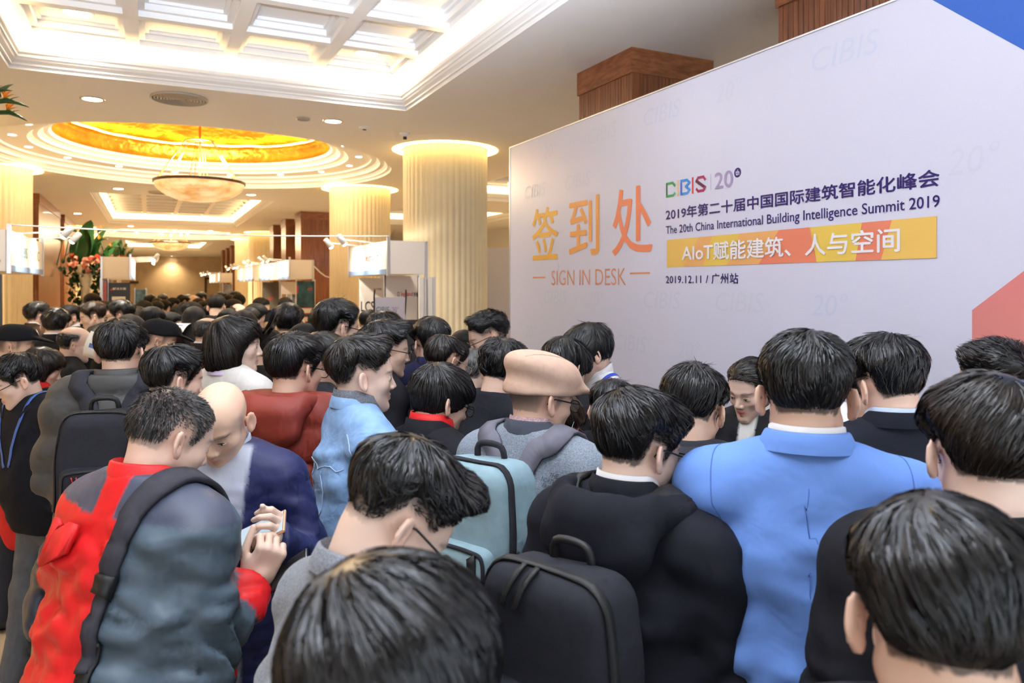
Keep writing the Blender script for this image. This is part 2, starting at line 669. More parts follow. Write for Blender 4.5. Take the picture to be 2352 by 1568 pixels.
for (x, y) in ((1.2, 17.6), (.66, 22.5), (.66, 34.5), (6.9, 11), (6.9, 18.5), (-3.6, 12), (-3.6, 6), (-.6, 43), (1.9, 43), (.66, 38), (.66, 26.5)):  # added warm fill spots brightening hall and side bays, no fittings here
    lamp('SPOT', 'hall_fill', (x, y, 3.66), 420, WARM, target=(x, y, 0), spot_size=math.radians(150), spot_blend=.8, shadow_soft_size=.2)


def vent(px, py, r, name, lab):
    p = at_z(px, py, CZ)
    root = empty(name, (p.x, p.y, CZ))
    tag(root, lab, 'ceiling vent')
    mb = MB()
    mb.disc((0, 0, -.002), r, 40)
    mb.build('backing', M_BLACKHOLE, root)
    k = r
    while k > .02:
        mb = MB()
        mb.lathe([(k, -.002), (k + .002, -.016), (k - .012, -.024), (k - .014, -.006)], n=40)
        mb.build('ring_vane', M_VENT, root, smooth=True)
        k -= .028
    return root


vent(412, 225, .255, 'round_vent', 'large round metal air vent with concentric rings')
vent(375, 441, .26, 'round_vent', 'round air vent half hidden behind the hanging bowl lamp')
vent(697, 271, .07, 'speaker_grille', 'small dark round grille beside a downlight')


def detector(px, py, lab, drop=.05):
    p = at_z(px, py, CZ)
    root = empty('smoke_detector', (p.x, p.y, CZ))
    tag(root, lab, 'detector', 'ceiling detectors')
    mb = MB()
    mb.lathe([(.06, 0), (.06, -.012), (.045, -.02), (.03, -.02 - drop * .4), (0.001, -.022 - drop * .4)], n=24, flip=True)
    mb.build('housing', M_TRIM, root, smooth=True)
    mb = MB()
    mb.lathe([(.022, -.02 - drop * .4), (.022, -.02 - drop), (.001, -.021 - drop)], n=16, flip=True)
    mb.build('sensor', M_BLACKHOLE, root, smooth=True)


detector(930, 306, 'small white detector with dark tip near the fluted column', .05)
detector(837, 292, 'flat white detector between downlight and fluted column', .012)
p = at_z(905, 62, 4.12)


# hanging bowl lamps
def alabaster():
    m = mat('alabaster_bowl', (0.95, 0.72, 0.42), 0.4, vary=(9, 0.3))
    nt = m.node_tree
    b = nt.nodes['Principled BSDF']
    nz = nt.nodes.new('ShaderNodeTexNoise')
    nz.inputs['Scale'].default_value = 3.5
    nz.inputs['Detail'].default_value = 6
    r = nt.nodes.new('ShaderNodeValToRGB')
    r.color_ramp.elements[0].color = (0.70, 0.30, 0.07, 1)
    r.color_ramp.elements[0].position = .35
    r.color_ramp.elements[1].color = (1.0, 0.74, 0.40, 1)
    r.color_ramp.elements[1].position = .62
    nt.links.new(nz.outputs['Fac'], r.inputs[0])
    nt.links.new(r.outputs[0], b.inputs['Emission Color'])
    b.inputs['Emission Strength'].default_value = 0.42
    return m


M_ALAB = alabaster()
M_COPPER = mat('copper_rod', (0.55, 0.27, 0.16), 0.3, metal=0.9)
M_BRONZE = mat('dark_bronze', (0.10, 0.06, 0.045), 0.4, metal=0.6)
M_BULB = mat('bulb_glow', (1, .9, .6), emit=((1, .72, .3), 10))


def bowl_lamp(cy, lab):
    root = empty('bowl_pendant_lamp', (MID, cy, 0))
    tag(root, lab, 'pendant lamp', 'hanging bowl lamps')
    mb = MB()
    mb.tube([(0, 0, 3.2), (0, 0, 4.70)], .017, 10)
    mb.build('rod', M_COPPER, root, smooth=True)
    mb = MB()
    ring = [(.21 * math.cos(a), .21 * math.sin(a), 4.03) for a in [2 * PI * j / 32 for j in range(33)]]
    mb.tube(ring, .012, 8, caps=False)
    mb.tube([(-.21, 0, 4.03), (.21, 0, 4.03)], .006)
    mb.tube([(0, -.21, 4.03), (0, .21, 4.03)], .006)
    mb.build('top_ring', M_COPPER, root, smooth=True)
    for j in range(6):
        for e in (-.05, .05):
            a = 2 * PI * j / 6 + e + .3
            mb = MB()
            mb.tube([(.21 * math.cos(a), .21 * math.sin(a), 4.03), (.595 * math.cos(a), .595 * math.sin(a), 3.44)], .006, 6)
            mb.build('stay_rod', M_COPPER, root, smooth=True)
    mb = MB()
    prof = [(.001, 3.135)] + [(.62 * math.sin(t), 3.415 - .28 * math.cos(t)) for t in [k * PI / 2 / 14 for k in range(1, 15)]]
    prof += [(.60, 3.415)] + [(.60 * math.sin(t), 3.415 - .262 * math.cos(t)) for t in [k * PI / 2 / 10 for k in range(9, 0, -1)]]
    mb.lathe(prof, n=64)
    mb.build('alabaster_bowl', M_ALAB, root, smooth=True)
    mb = MB()
    mb.lathe([(.60, 3.40), (.635, 3.405), (.637, 3.44), (.60, 3.445), (.60, 3.40)], n=64)
    mb.build('bronze_rim', M_BRONZE, root, smooth=False)
    for j in range(5):
        a = 2 * PI * j / 5
        mb = MB()
        mb.lathe([(.001, 3.31), (.03, 3.33), (.035, 3.37), (.001, 3.40)], c=(.28 * math.cos(a), .28 * math.sin(a)), n=12)
        mb.build('bulb', M_BULB, root, smooth=True)
    lamp('POINT', 'bowl_lamp_light', (MID, cy, 3.62), 220, WARM, shadow_soft_size=.25)


bowl_lamp(DOME_Y[0], 'large alabaster bowl lamp hanging under the nearer gold dome')
bowl_lamp(DOME_Y[1], 'far alabaster bowl lamp hanging beyond the second coffer')
# ================================================================ implicit surfaces for bodies, hair and clothes
def v3(*a):
    return np.array(a, dtype=np.float64)


def smin(a, b, k):
    h = np.clip(0.5 + 0.5 * (b - a) / k, 0, 1)
    return b + (a - b) * h - k * h * (1 - h)


def smax(a, b, k):
    return -smin(-a, -b, k)


def sstep(a, b, x):
    t = np.clip((x - a) / (b - a), 0, 1)
    return t * t * (3 - 2 * t)


def ell(P, c, r, R=None):
    q = P - np.asarray(c, dtype=P.dtype)
    if R is not None:
        q = q @ np.asarray(R, dtype=P.dtype)
    r = np.asarray(r, dtype=P.dtype)
    q = q / r
    k0 = np.sqrt(np.einsum('ij,ij->i', q, q)) + 1e-9
    q = q / r
    k1 = np.sqrt(np.einsum('ij,ij->i', q, q)) + 1e-9
    return k0 * (k0 - 1) / k1


def cone(P, a, b, ra, rb):
    a, b = np.asarray(a, dtype=P.dtype), np.asarray(b, dtype=P.dtype)
    ab = b - a
    t = np.clip(((P - a) @ ab) / max(ab @ ab, 1e-9), 0, 1)
    q = P - a - t[:, None] * ab
    return np.sqrt(np.einsum('ij,ij->i', q, q)) - (ra + (rb - ra) * t)


def rbox(P, c, h, r, R=None):
    q = P - np.asarray(c, dtype=P.dtype)
    if R is not None:
        q = q @ np.asarray(R, dtype=P.dtype)
    q = np.abs(q) - (np.asarray(h, dtype=P.dtype) - r)
    return np.sqrt((np.maximum(q, 0) ** 2).sum(-1)) + np.minimum(q.max(-1), 0) - r


def rotm(ax, deg):
    c, s = math.cos(math.radians(deg)), math.sin(math.radians(deg))
    if ax == 'x': return np.array([[1, 0, 0], [0, c, -s], [0, s, c]])
    if ax == 'y': return np.array([[c, 0, s], [0, 1, 0], [-s, 0, c]])
    return np.array([[c, -s, 0], [s, c, 0], [0, 0, 1]])


def nets(fn, lo, hi, h):
    """naive surface nets of fn over a box: vertices, quads"""
    lo, hi = np.asarray(lo, float), np.asarray(hi, float)
    bs = 5
    nb = np.maximum(np.ceil(((hi - lo) / h + 1) / bs).astype(int), 1)
    n = nb * bs
    ax = [(lo[i] + h * np.arange(n[i])).astype(np.float32) for i in range(3)]
    bc = [(lo[i] + h * (bs * np.arange(nb[i]) + (bs - 1) / 2)).astype(np.float32) for i in range(3)]
    C = np.stack(np.meshgrid(*bc, indexing='ij'), -1).reshape(-1, 3)
    fc = fn(C)
    live = np.abs(fc) < h * bs * .87 * 1.7 + .004
    Fv = np.repeat(np.repeat(np.repeat(fc.reshape(nb), bs, 0), bs, 1), bs, 2).astype(np.float32)
    bi = np.argwhere(live.reshape(nb))
    o = np.stack(np.meshgrid(*[np.arange(bs)] * 3, indexing='ij'), -1).reshape(-1, 3)
    gi = (bi[:, None, :] * bs + o[None]).reshape(-1, 3)
    if len(gi):
        Fv[gi[:, 0], gi[:, 1], gi[:, 2]] = fn(np.stack([ax[i][gi[:, i]] for i in range(3)], -1))
    S = Fv < 0
    c = [S[i:n[0] - 1 + i, j:n[1] - 1 + j, k:n[2] - 1 + k] for i in (0, 1) for j in (0, 1) for k in (0, 1)]
    cnt = sum(x.astype(np.int8) for x in c)
    act = (cnt > 0) & (cnt < 8)
    idx = np.argwhere(act)
    if len(idx) == 0:
        return np.zeros((0, 3)), np.zeros((0, 4), int)
    vid = -np.ones(act.shape, dtype=np.int64)
    vid[act] = np.arange(len(idx))
    acc = np.zeros((len(idx), 3))
    num = np.zeros(len(idx))
    off = [(i, j, k) for i in (0, 1) for j in (0, 1) for k in (0, 1)]
    I, J, K = idx.T
    fv = {o: Fv[I + o[0], J + o[1], K + o[2]] for o in off}
    for o in off:
        for a in range(3):
            if o[a] == 0:
                p = list(o)
                p[a] = 1
                f0, f1 = fv[o], fv[tuple(p)]
                m = (f0 < 0) != (f1 < 0)
                t = np.where(m, f0 / np.where(m, f0 - f1, 1), 0)
                pos = np.tile(np.array(o, float), (len(idx), 1))
                pos[:, a] = t
                acc[m] += pos[m]
                num[m] += 1
    V = lo + h * (idx + acc / num[:, None])
    quads = []
    for a in range(3):
        b, c2 = (a + 1) % 3, (a + 2) % 3
        s0 = [slice(None)] * 3
        s1 = [slice(None)] * 3
        s0[a], s1[a] = slice(0, n[a] - 1), slice(1, n[a])
        A, B = S[tuple(s0)], S[tuple(s1)]
        e = np.argwhere(A != B)
        ok = (e[:, b] > 0) & (e[:, c2] > 0) & (e[:, b] < n[b] - 1) & (e[:, c2] < n[c2] - 1)
        e = e[ok]
        if len(e) == 0:
            continue
        def cell(db, dc):
            q = e.copy()
            q[:, b] -= db
            q[:, c2] -= dc
            return vid[q[:, 0], q[:, 1], q[:, 2]]
        Q = np.stack([cell(1, 1), cell(0, 1), cell(0, 0), cell(1, 0)], 1)
        flip = ~A[e[:, 0], e[:, 1], e[:, 2]]
        Q[flip] = Q[flip][:, ::-1]
        quads.append(Q)
    return V, np.concatenate(quads)


def grad(fn, P, e=0.002):
    g = np.stack([fn(P + v3(e, 0, 0)) - fn(P - v3(e, 0, 0)), fn(P + v3(0, e, 0)) - fn(P - v3(0, e, 0)), fn(P + v3(0, 0, e)) - fn(P - v3(0, 0, e))], -1)
    return g / (np.linalg.norm(g, axis=1, keepdims=True) + 1e-9)


def wav(P, seed, sc, n=6):
    n = min(n, 5)
    """smooth repeatable noise, about -1..1; sc = wave number per metre (scalar or vector)"""
    r = np.random.RandomState(seed)
    K = r.normal(size=(n, 3))
    K /= np.linalg.norm(K, axis=1, keepdims=True)
    K = (K * r.uniform(.6, 1.6, (n, 1)) * np.asarray(sc)).astype(P.dtype)
    ph = r.uniform(0, 6.28, n).astype(P.dtype)
    w = P @ K.T + ph
    w = w + 0.8 * np.sin(w[:, ::-1] * 0.7)
    return np.sin(w).mean(1) * 1.6


# ---------------------------------------------------------------- head
def skull(P):
    return smin(ell(P, (0, -.012, .042), (.076, .097, .083)), ell(P, (0, .03, .045), (.065, .063, .063)), .03)


def head_sdf(P, neck, yoke, feat=1.0, woman=False, jaw=1.0):
    X = P.copy()
    X[:, 0] = np.abs(X[:, 0])
    d = skull(P)
    d = smin(d, ell(P, (0, .040, -.028), (.060 * jaw, .057, .078)), .03)
    d = smin(d, cone(X, (.048 * jaw, .005, -.042), (.012, .078, -.093), .020, .016), .03)
    d = smin(d, ell(P, (0, .082, -.094), (.018, .016, .015)), .018)
    d = smin(d, ell(X, (.043, .060, -.016), (.022, .022, .020)), .025)
    d = smin(d, cone(X, (0, .090, .030), (.036, .082, .028), .0100, .0095), .018)
    d = smax(d, -ell(X, (.033, .104, .008), (.019, .016, .013)), .014)
    d = smin(d, ell(X, (.032, .0815, .007), (.0165, .0125, .0125)), .006)
    d = smin(d, cone(P, (0, .093, .016), (0, .112, -.022), .0075, .0105), .010)
    d = smin(d, ell(X, (.0125, .103, -.027), (.0085, .009, .0075)), .006)
    mp = cone(X, (0, .0985, -.0515), (.020, .0865, -.0565), .0062, .003)
    d = smin(d, mp, .008)
    d = smin(d, cone(X, (0, .0975, -.064), (.017, .0875, -.060), .0072, .003), .008)
    d = smax(d, -cone(X, (0, .1075, -.0575), (.022, .0925, -.0577), .0022, .0015), .004)
    # ears
    R = rotm('x', 12) @ rotm('z', 32)
    e = ell(X, (.0885, -.012, .000), (.0075, .0195, .0335), R)
    e = smax(e, -ell(X, (.0960, -.005, .001), (.0100, .0125, .0235), R), .006)
    e = smin(e, ell(X, (.084, -.003, -.025), (.007, .008, .011)), .006)
    d = smin(d, e, .007)
    d = smin(d, cone(P, (0, -.026, -.035), neck, .054 if not woman else .047, .060 if not woman else .052), .028)
    if yoke is not None:
        d = smin(d, ell(P, yoke[0], (.105, .060, .05), yoke[1]), .04)
    return d


LOW = [(0, .083), (25, .080), (42, .062), (55, .040), (62, .022), (68, -.008), (76, -.012), (80, .034), (113, .036), (119, .0), (128, -.032), (145, -.048), (180, -.056)]
HAIRLINES = {
    'short': LOW,
    'fade': [(0, .086), (30, .082), (50, .070), (70, .052), (90, .048), (130, .036), (180, .028)],
    'mop': [(0, .052), (30, .046), (50, .022), (66, -.004), (80, -.020), (100, -.016), (120, -.03), (140, -.062), (180, -.078)],
    'under': [(0, .085), (30, .080), (50, .062), (66, .040), (80, .046), (113, .046), (125, .012), (145, -.014), (180, -.024)],
    'back': [(0, .086), (40, .075), (60, .05), (75, .0), (86, -.02), (90, .032), (110, .03), (122, -.03), (180, -.06)],
    'bald': [(0, .15), (64, .15), (76, .07), (84, .034), (90, .034), (110, .03), (120, -.03), (140, -.055), (180, -.06)],
    'bob': [(0, .060), (28, .054), (44, .03), (56, -.03), (62, -.11), (180, -.11)],
    'long': [(0, .072), (28, .066), (44, .035), (56, -.03), (62, -.13), (180, -.26)],
}


def hair_z(style, P):
    t = HAIRLINES[style]
    ph = np.degrees(np.arctan2(np.abs(P[:, 0]), P[:, 1]))
    return np.interp(ph, [a for a, _ in t], [b for _, b in t])


TIDY = ('short', 'fade', 'back', 'bald', 'under')


def make_hair_fn(H):
    st = H.get('style', 'short')
    tt, ts, tb = H.get('top', .022), H.get('side', .010), H.get('back', .014)
    q, seed, k = H.get('quiff', .0), H.get('seed', 1), H.get('clump', .003)

    def fn(P):
        z = P[:, 2]
        s = sstep(.0, .085, z)
        bk = sstep(.02, -.06, P[:, 1])
        low = sstep(-.075, -.01, z) if st not in ('bob', 'long', 'mop') else 1.0
        f = .48 if st in TIDY else .68
        th = f * (ts + (tb - ts) * bk) * (0.35 + 0.65 * low) * (1 - s) + tt * .86 * s + .002
        th = th + q * sstep(.02, .085, P[:, 1]) * sstep(.04, .10, z)
        if H.get('crownlift'):
            th = th + H['crownlift'] * np.exp(-((P - v3(0, -.05, .125)) ** 2).sum(1) / .004)
        if k:
            th = th + k * wav(P, seed, 75, 7)
        if st in TIDY:
            th = th * (.15 + .85 * sstep(.006, .062, z - hair_z(st, P)))
            ph = np.degrees(np.arctan2(np.abs(P[:, 0]), P[:, 1]))
            th = th * (1 - .6 * np.exp(-((ph - 68) / 13) ** 2) * sstep(.06, .03, z))
        d = skull(P) - th
        if st in ('bob', 'long'):
            L = -.11 if st == 'bob' else -.24
            c = ell(P, (0, -.022, -.02), (.106, .110, .13)) if st == 'bob' else cone(P, (0, -.035, .0), (0, -.07, L), .092, .085)
            d = smin(d, c + .004 * wav(P, seed, (70, 70, 12), 7), .03)
            # face opening
            d = smax(d, -ell(P, (0, .130, -.058), (.26, .100, .112)), .02)
        r = (hair_z(st, P) + (.017 * sstep(62, 84, np.degrees(np.arctan2(np.abs(P[:, 0]), P[:, 1]))) if st in TIDY else 0) - z) * .8
        if k:
            r = r + (.007 if st in TIDY else .003) * wav(P, seed + 5, 110, 6)
        d = smax(d, r, .008)
        if H.get('thin_top'):
            d = smax(d, z - H['thin_top'], .02)
        return d
    return fn


M_HAIR = {}


def hair_mat(kind, far=False):
    c = {'black': (.006, .0058, .0068), 'brownblack': (.013, .009, .0075), 'brown': (.040, .022, .013), 'grey': (.16, .155, .15), 'salt': (.055, .052, .052)}[kind]
    key = kind + ('_far' if far else '')
    if key not in M_HAIR:
        M_HAIR[key] = mat('hair_' + key, c, 0.62 if far else 0.36, spec=0.3 if far else 0.5, rnd_attr='rnd')
    return M_HAIR[key]


def strands(fn, V, Q, H, n, scale=1.0):
    """flat tapering locks combed over the hair shell; returns vertices, quads, brightness"""
    r = np.random.RandomState(H.get('seed', 1) + 11)
    L, lift, mess = H.get('len', .045), H.get('lift', .12), H.get('mess', .28)
    crown = np.asarray(H.get('crown', (.012, -.058, .118)))
    ctr = V[Q].mean(1)
    ok = (np.linalg.norm(ctr, axis=1) > .075) & (skull(ctr) > .001)
    ctr = ctr[ok]
    if len(ctr) < 20:
        return None
    P = ctr[r.randint(0, len(ctr), n)] + r.normal(0, .002, (n, 3))
    st = H.get('style', 'short')
    fringe = np.zeros(n, bool)
    if st in TIDY and not H.get('scalp'):            # short hairs feathering the hairline, rooted on the scalp
        a, b = r.uniform(0, 2 * PI, n * 2), r.uniform(-.9, .6, n * 2)
        S_ = np.stack([np.cos(a) * np.cos(b) * .09, np.sin(a) * np.cos(b) * .1 - .01, np.sin(b) * .09 + .04], 1)
        for _ in range(4):
            S_ = S_ - grad(skull, S_) * skull(S_)[:, None]
        hz = hair_z(st, S_)
        S_ = S_[(S_[:, 2] > hz - .004) & (S_[:, 2] < hz + .024)]
        k_ = min(len(S_), n // 3)
        if k_:
            P[:k_] = S_[:k_]
            fringe[:k_] = True
    N0 = grad(fn, P)
    D = P - crown
    far = sstep(.01, .06, np.linalg.norm(D, axis=1))[:, None]
    D = D / (np.linalg.norm(D, axis=1, keepdims=True) + 1e-6)
    sw = H.get('swirl', .5)
    D = D + np.cross(N0, D) * (sw * (1.2 - far)) + v3(*H.get('comb', (0, 0, 0)))
    D = D + v3(0, 0, -1) * (.55 * sstep(.07, -.03, P[:, 2]))[:, None]
    low_d = np.asarray(wav(P, H.get('seed', 1) + 3, 28, 6))[:, None]
    D = D + np.cross(N0, D) * low_d * mess * 1.2 + r.normal(0, mess * .35, (n, 3))
    edge = np.clip((P[:, 2] - hair_z(H.get('style', 'short'), P)) / .05, .18, 1)
    ln = L * r.uniform(.55, 1.15, n) * (edge if H.get('style') not in ('bob', 'long', 'mop') else np.maximum(edge, .55))
    if st in TIDY and not H.get('scalp'):
        ln = np.where(P[:, 2] < .075, np.minimum(ln, .62 * np.maximum(P[:, 2] - hair_z(st, P), 0) + .010), ln)
        ln[fringe] = r.uniform(.009, .021, fringe.sum())
    lf = lift * r.uniform(.2, 1.3, n)
    cow = r.rand(n) < H.get('cow', .0)
    cow &= ((P - crown) ** 2).sum(1) < .0022
    lf[cow] = r.uniform(.3, .75, cow.sum())
    ln[cow] *= .85
    k = 4
    pts = [P - N0 * .003]
    p = P.copy()
    for i in range(1, k):
        nn = grad(fn, p)
        D = D - nn * (D * nn).sum(1, keepdims=True)
        D = D / (np.linalg.norm(D, axis=1, keepdims=True) + 1e-6)
        p = p + D * (ln / (k - 1))[:, None]
        dist = np.where(fringe, np.maximum(skull(p) - .002, fn(p) * 0 - .02), fn(p))
        want = .0012 + lf * ln * (i / (k - 1)) ** 1.6
        p = p + grad(fn, p) * (want - np.clip(dist, -.02, .02))[:, None] * .9
        pts.append(p.copy())
    pts = np.stack(pts, 1)
    T = np.gradient(pts, axis=1)
    nn = N0[:, None, :] + 0 * pts
    W = np.cross(T, nn)
    W /= np.linalg.norm(W, axis=2, keepdims=True) + 1e-9
    tl = r.uniform(-.9, .9, n)[:, None, None]
    W = W * np.cos(tl) + nn * np.sin(tl)
    wd = H.get('width', .0024) * r.uniform(.5, 1.2, n)[:, None, None] * np.array([.9, 1.0, .75, .18])[None, :, None]
    wd[fringe] *= .6
    A, B = pts - W * wd / 2, pts + W * wd / 2
    VV = np.stack([A, B], 2).reshape(-1, 3)
    base = (np.arange(n) * 8)[:, None]
    qs = np.concatenate([base + np.array([[2 * i, 2 * i + 1, 2 * i + 3, 2 * i + 2]]) for i in range(3)], 0)
    val = np.repeat(r.uniform(.55, 1.7, n), 8)
    return VV, qs, val


# ---------------------------------------------------------------- clothes
def torso(P, B):
    w, dp = B.get('w', 1.0), B.get('depth', 1.0)
    X = P.copy()
    X[:, 0] = np.abs(X[:, 0]) / w
    X[:, 1] = X[:, 1] / dp
    d = ell(X, (0, -.008, 1.235), (.165, .114, .19))
    d = smin(d, cone(X, (0, -.018, 1.380), (.152 + B.get('pad', 0) * .8, -.012, 1.362 + B.get('pad', 0)), .062, .052), .04)
    d = smin(d, cone(X, (.012, -.028, 1.442), (.120, -.018, 1.388), .047, .042), .04)
    d = smin(d, ell(X, (0, .004 + B.get('belly', 0) * .5, 1.03), (.160, .112 + B.get('belly', 0), .20)), .08)
    d = smin(d, ell(X, (0, -.012, .84), (.168, .120, .42)), .08)
    return d


ARMS = {
    'down': ((.225, -.040, 1.09), (.235, .030, .850)),
    'front': ((.222, .02, 1.10), (.145, .240, 1.06)),
    'phone': ((.215, .03, 1.10), (.095, .245, 1.18)),
    'pocket': ((.262, -.065, 1.10), (.190, .075, .915)),
    'ear': ((.265, .13, 1.22), (.150, .075, 1.44)),
    'cam': ((.250, .11, 1.24), (.085, .22, 1.48)),
    'high': ((.245, .10, 1.27), (.14, .27, 1.47)),
}


def arm_pts(pose, side):
    e, w = ARMS[pose] if isinstance(pose, str) else pose
    m = v3(side, 1, 1)
    return v3(.170, -.012, 1.354) * m, v3(*e) * m, v3(*w) * m


def sleeve(P, pose, side, r=(.053, .046, .038), w=1.0, pad=0.0):
    s, e, h = arm_pts(pose, side)
    s = s * v3(w, 1, 1) + v3(0, 0, pad)
    return smin(cone(P, s, e, r[0], r[1]), cone(P, e, h, r[1], r[2]), .02)


def make_coat_fn(G, B):
    t, hem, quilt = G.get('t', .016), G.get('hem', .74), G.get('quilt', 0)
    seed, fold = G.get('seed', 3), G.get('fold', .0085)
    arms = G.get('arms', ('down', 'down'))

    def parts(P):
        th = t
        if quilt:
            th = t + .022 * (np.abs(np.sin(PI * (P[:, 2] + .03 * np.abs(P[:, 0])) / quilt)) ** .4 - .65)
        if fold:
            th = th + fold * wav(P, seed, (16, 16, 30), 7) * sstep(1.40, 1.2, P[:, 2]) + fold * .5 * wav(P, seed + 9, (45, 45, 50), 6) * sstep(1.42, 1.30, P[:, 2])
        if fold >= .009:
            th = th + fold * 1.1 * (np.abs(wav(P, seed + 21, (38, 38, 60), 5)) - .4) * sstep(1.42, 1.32, P[:, 2])
        to = torso(P, B)
        if G.get('flare'):
            to = to - G['flare'] * sstep(1.05, .75, P[:, 2])
        if G.get('boxy'):
            to = smin(to, rbox(P, (0, -.006, 1.05), (.185 * B.get('w', 1), .10, .34), .09), .06)
        sl = sleeve(P, arms[0], -1, w=B.get('w', 1.0), pad=B.get('pad', 0))
        sr = sleeve(P, arms[1], 1, w=B.get('w', 1.0), pad=B.get('pad', 0))
        cut = []
        for s, ps, f in ((-1, arms[0], sl), (1, arms[1], sr)):
            _, e, h = arm_pts(ps, s)
            ax = ((h - e) / np.linalg.norm(h - e)).astype(P.dtype)
            wr = fold * 1.8 * np.sin(((P - e.astype(P.dtype)) @ ax) * 95 + 3 * wav(P, seed + 6, 14, 5)) * np.exp(-(((P - e.astype(P.dtype)) ** 2).sum(1)) / .012) if fold else 0
            cut.append(smax(f - (th + wr) * .8, (P - h.astype(P.dtype)) @ ax, .006))
        return to - th, cut[0], cut[1]

    def fn(P):
        a, b, c = parts(P)
        d = smin(smin(a, b, .035), c, .035)
        d = smax(d, hem - P[:, 2], .012)
        d = smax(d, P[:, 2] - (1.475 - .25 * np.maximum(P[:, 1] - .02, 0) + .02 * 0), .01)
        return d
    fn.parts = parts
    return fn


def leaner(lean, side=0.0):
    def f(V):
        V = np.asarray(V, dtype=np.float64).copy()
        a = math.radians(lean) * sstep(.80, 1.10, V[:, 2])
        y, z = V[:, 1].copy(), V[:, 2] - .95
        V[:, 1] = y * np.cos(a) + z * np.sin(a)
        V[:, 2] = .95 + z * np.cos(a) - y * np.sin(a)
        if side:
            b = math.radians(side) * sstep(.80, 1.10, V[:, 2])
            x, z = V[:, 0].copy(), V[:, 2] - .95
            V[:, 0] = x * np.cos(b) + z * np.sin(b)
            V[:, 2] = .95 + z * np.cos(b) - x * np.sin(b)
        return V
    return f


def ring_band(rows, n=48, gap=0.0):
    """rows = [(rx, ry, z, yoff, tilt)] lofted round the neck, open by gap degrees at the front"""
    V, F = [], []
    full = gap <= 0
    m = n if full else n + 1
    for rx, ry, z, yo, ti in rows:
        for j in range(m):
            a = (2 * PI * j / n) if full else math.radians(90 + gap / 2 + (360 - gap) * j / n)
            x, y = rx * math.cos(a), ry * math.sin(a)
            V.append((x, y + yo, z - ti * max(y, -.02)))
    for i in range(len(rows) - 1):
        for j in range(n):
            F.append((i * m + j, i * m + (j + 1) % m, (i + 1) * m + (j + 1) % m, (i + 1) * m + j))
    return V, F


# ---------------------------------------------------------------- hands
def hand_mesh(curl=(25, 35, 25), thumb=(40, 25), side=1, spread=4, res=.0042, per=None):
    """local hand: wrist at the origin, fingers along +y, back of the hand +z, thumb towards -x*side"""
    segs = []
    for i, (x, L) in enumerate(((-.030, .070), (-.010, .079), (.010, .074), (.030, .058))):
        cu = curl if per is None else per[i]
        p = v3(x * side, .088 - abs(i - 1.2) * .004, .002)
        a, sp = 0.0, math.radians((i - 1.5) * spread) * side
        for j, (fr, rr) in enumerate(((.44, (.0098, .0092)), (.31, (.0092, .0083)), (.25, (.0083, .0066)))):
            a += math.radians(cu[j])
            d = v3(math.sin(sp) * math.cos(a), math.cos(sp) * math.cos(a), -math.sin(a))
            q = p + d * L * fr
            segs.append((p, q, *rr))
            p = q
    p = v3(-.030 * side, .022, -.006)
    a1, a2 = math.radians(thumb[0]), math.radians(thumb[1])
    d = v3(-math.sin(a1) * side, math.cos(a1), -.35)
    d /= np.linalg.norm(d)
    q = p + d * .044
    segs.append((p, q, .0135, .0105))
    d2 = v3(-math.sin(a1 - a2) * side, math.cos(a1 - a2), -.45)
    d2 /= np.linalg.norm(d2)
    segs.append((q, q + d2 * .033, .0105, .0095))
    segs.append((q + d2 * .033, q + d2 * .033 + d2 * .024, .0095, .0070))

    def fn(P):
        d = rbox(P, (.001 * side, .048, 0), (.040, .046, .0135), .013)
        d = smin(d, cone(P, (0, -.03, 0), (0, .02, 0), .027, .026), .02)
        d = smin(d, cone(P, (-.026 * side, .015, -.006), (-.030 * side, .04, -.008), .016, .014), .015)
        f = None
        for a, b, ra, rb in segs:
            e = cone(P, a, b, ra, rb)
            f = e if f is None else np.minimum(f, e)
        return smin(d, f, .006)
    allp = np.array([s[0] for s in segs] + [s[1] for s in segs] + [[-.05, -.045, -.02], [.05, .09, .02]])
    return nets(fn, allp.min(0) - .022, allp.max(0) + .022, res)


# ---------------------------------------------------------------- shared body materials
def skin_mat():
    m = mat('skin', (0.7, 0.45, 0.33), 0.46, spec=0.4, attr='col', bump=(420, .05, .002))
    return m


M_SKIN = skin_mat()
M_SCLERA = mat('eye_white', (0.75, 0.72, 0.70), 0.2)
M_IRIS = mat('dark_iris', (0.012, 0.008, 0.006), 0.1)
M_BROW = mat('eyebrow_hair', (0.018, 0.014, 0.012), 0.7)
M_GLASSB = mat('black_frame', (0.012, 0.012, 0.014), 0.25)
M_GLASSR = mat('red_frame', (0.22, 0.018, 0.015), 0.25)
M_GLASSM = mat('blue_frame', (0.05, 0.14, 0.40), 0.25)
M_LENS = mat('lens', (0.9, 0.95, 1.0), 0.03, alpha=0.10)
FABRICS = {}


def fabric(name, color, rough=.85, kind='wool'):
    bump = {'wool': (16, .20, .018, .6), 'nylon': (11, .26, .025, .5), 'denim': (18, .30, .02, .8), 'fleece': (420, .5, .003), 'suit': (13, .20, .02, .8), 'knit': (300, .8, .006)}[kind]
    vary = {'fleece': (260, .28), 'denim': (16, .22), 'wool': (40, .05), 'knit': (240, .3)}.get(kind, (9, .06))
    return mat('cloth_' + name, color, rough if kind != 'nylon' else .55, bump=bump, vary=vary, sheen=.15 if kind == 'fleece' else 0, spec=.18 if kind != 'nylon' else .35)


def painted(name, kind='nylon', rough=.5):
    return mat('cloth_' + name, (1, 1, 1), rough, attr='col', bump=(11, .26, .025, .5) if kind == 'nylon' else (260, .18, .004), spec=.3)


HEADBOX = (v3(-.115, -.145, -.26), v3(.115, .140, .175))
N_PEOPLE = 0
HS = .95
PEOPLE = []


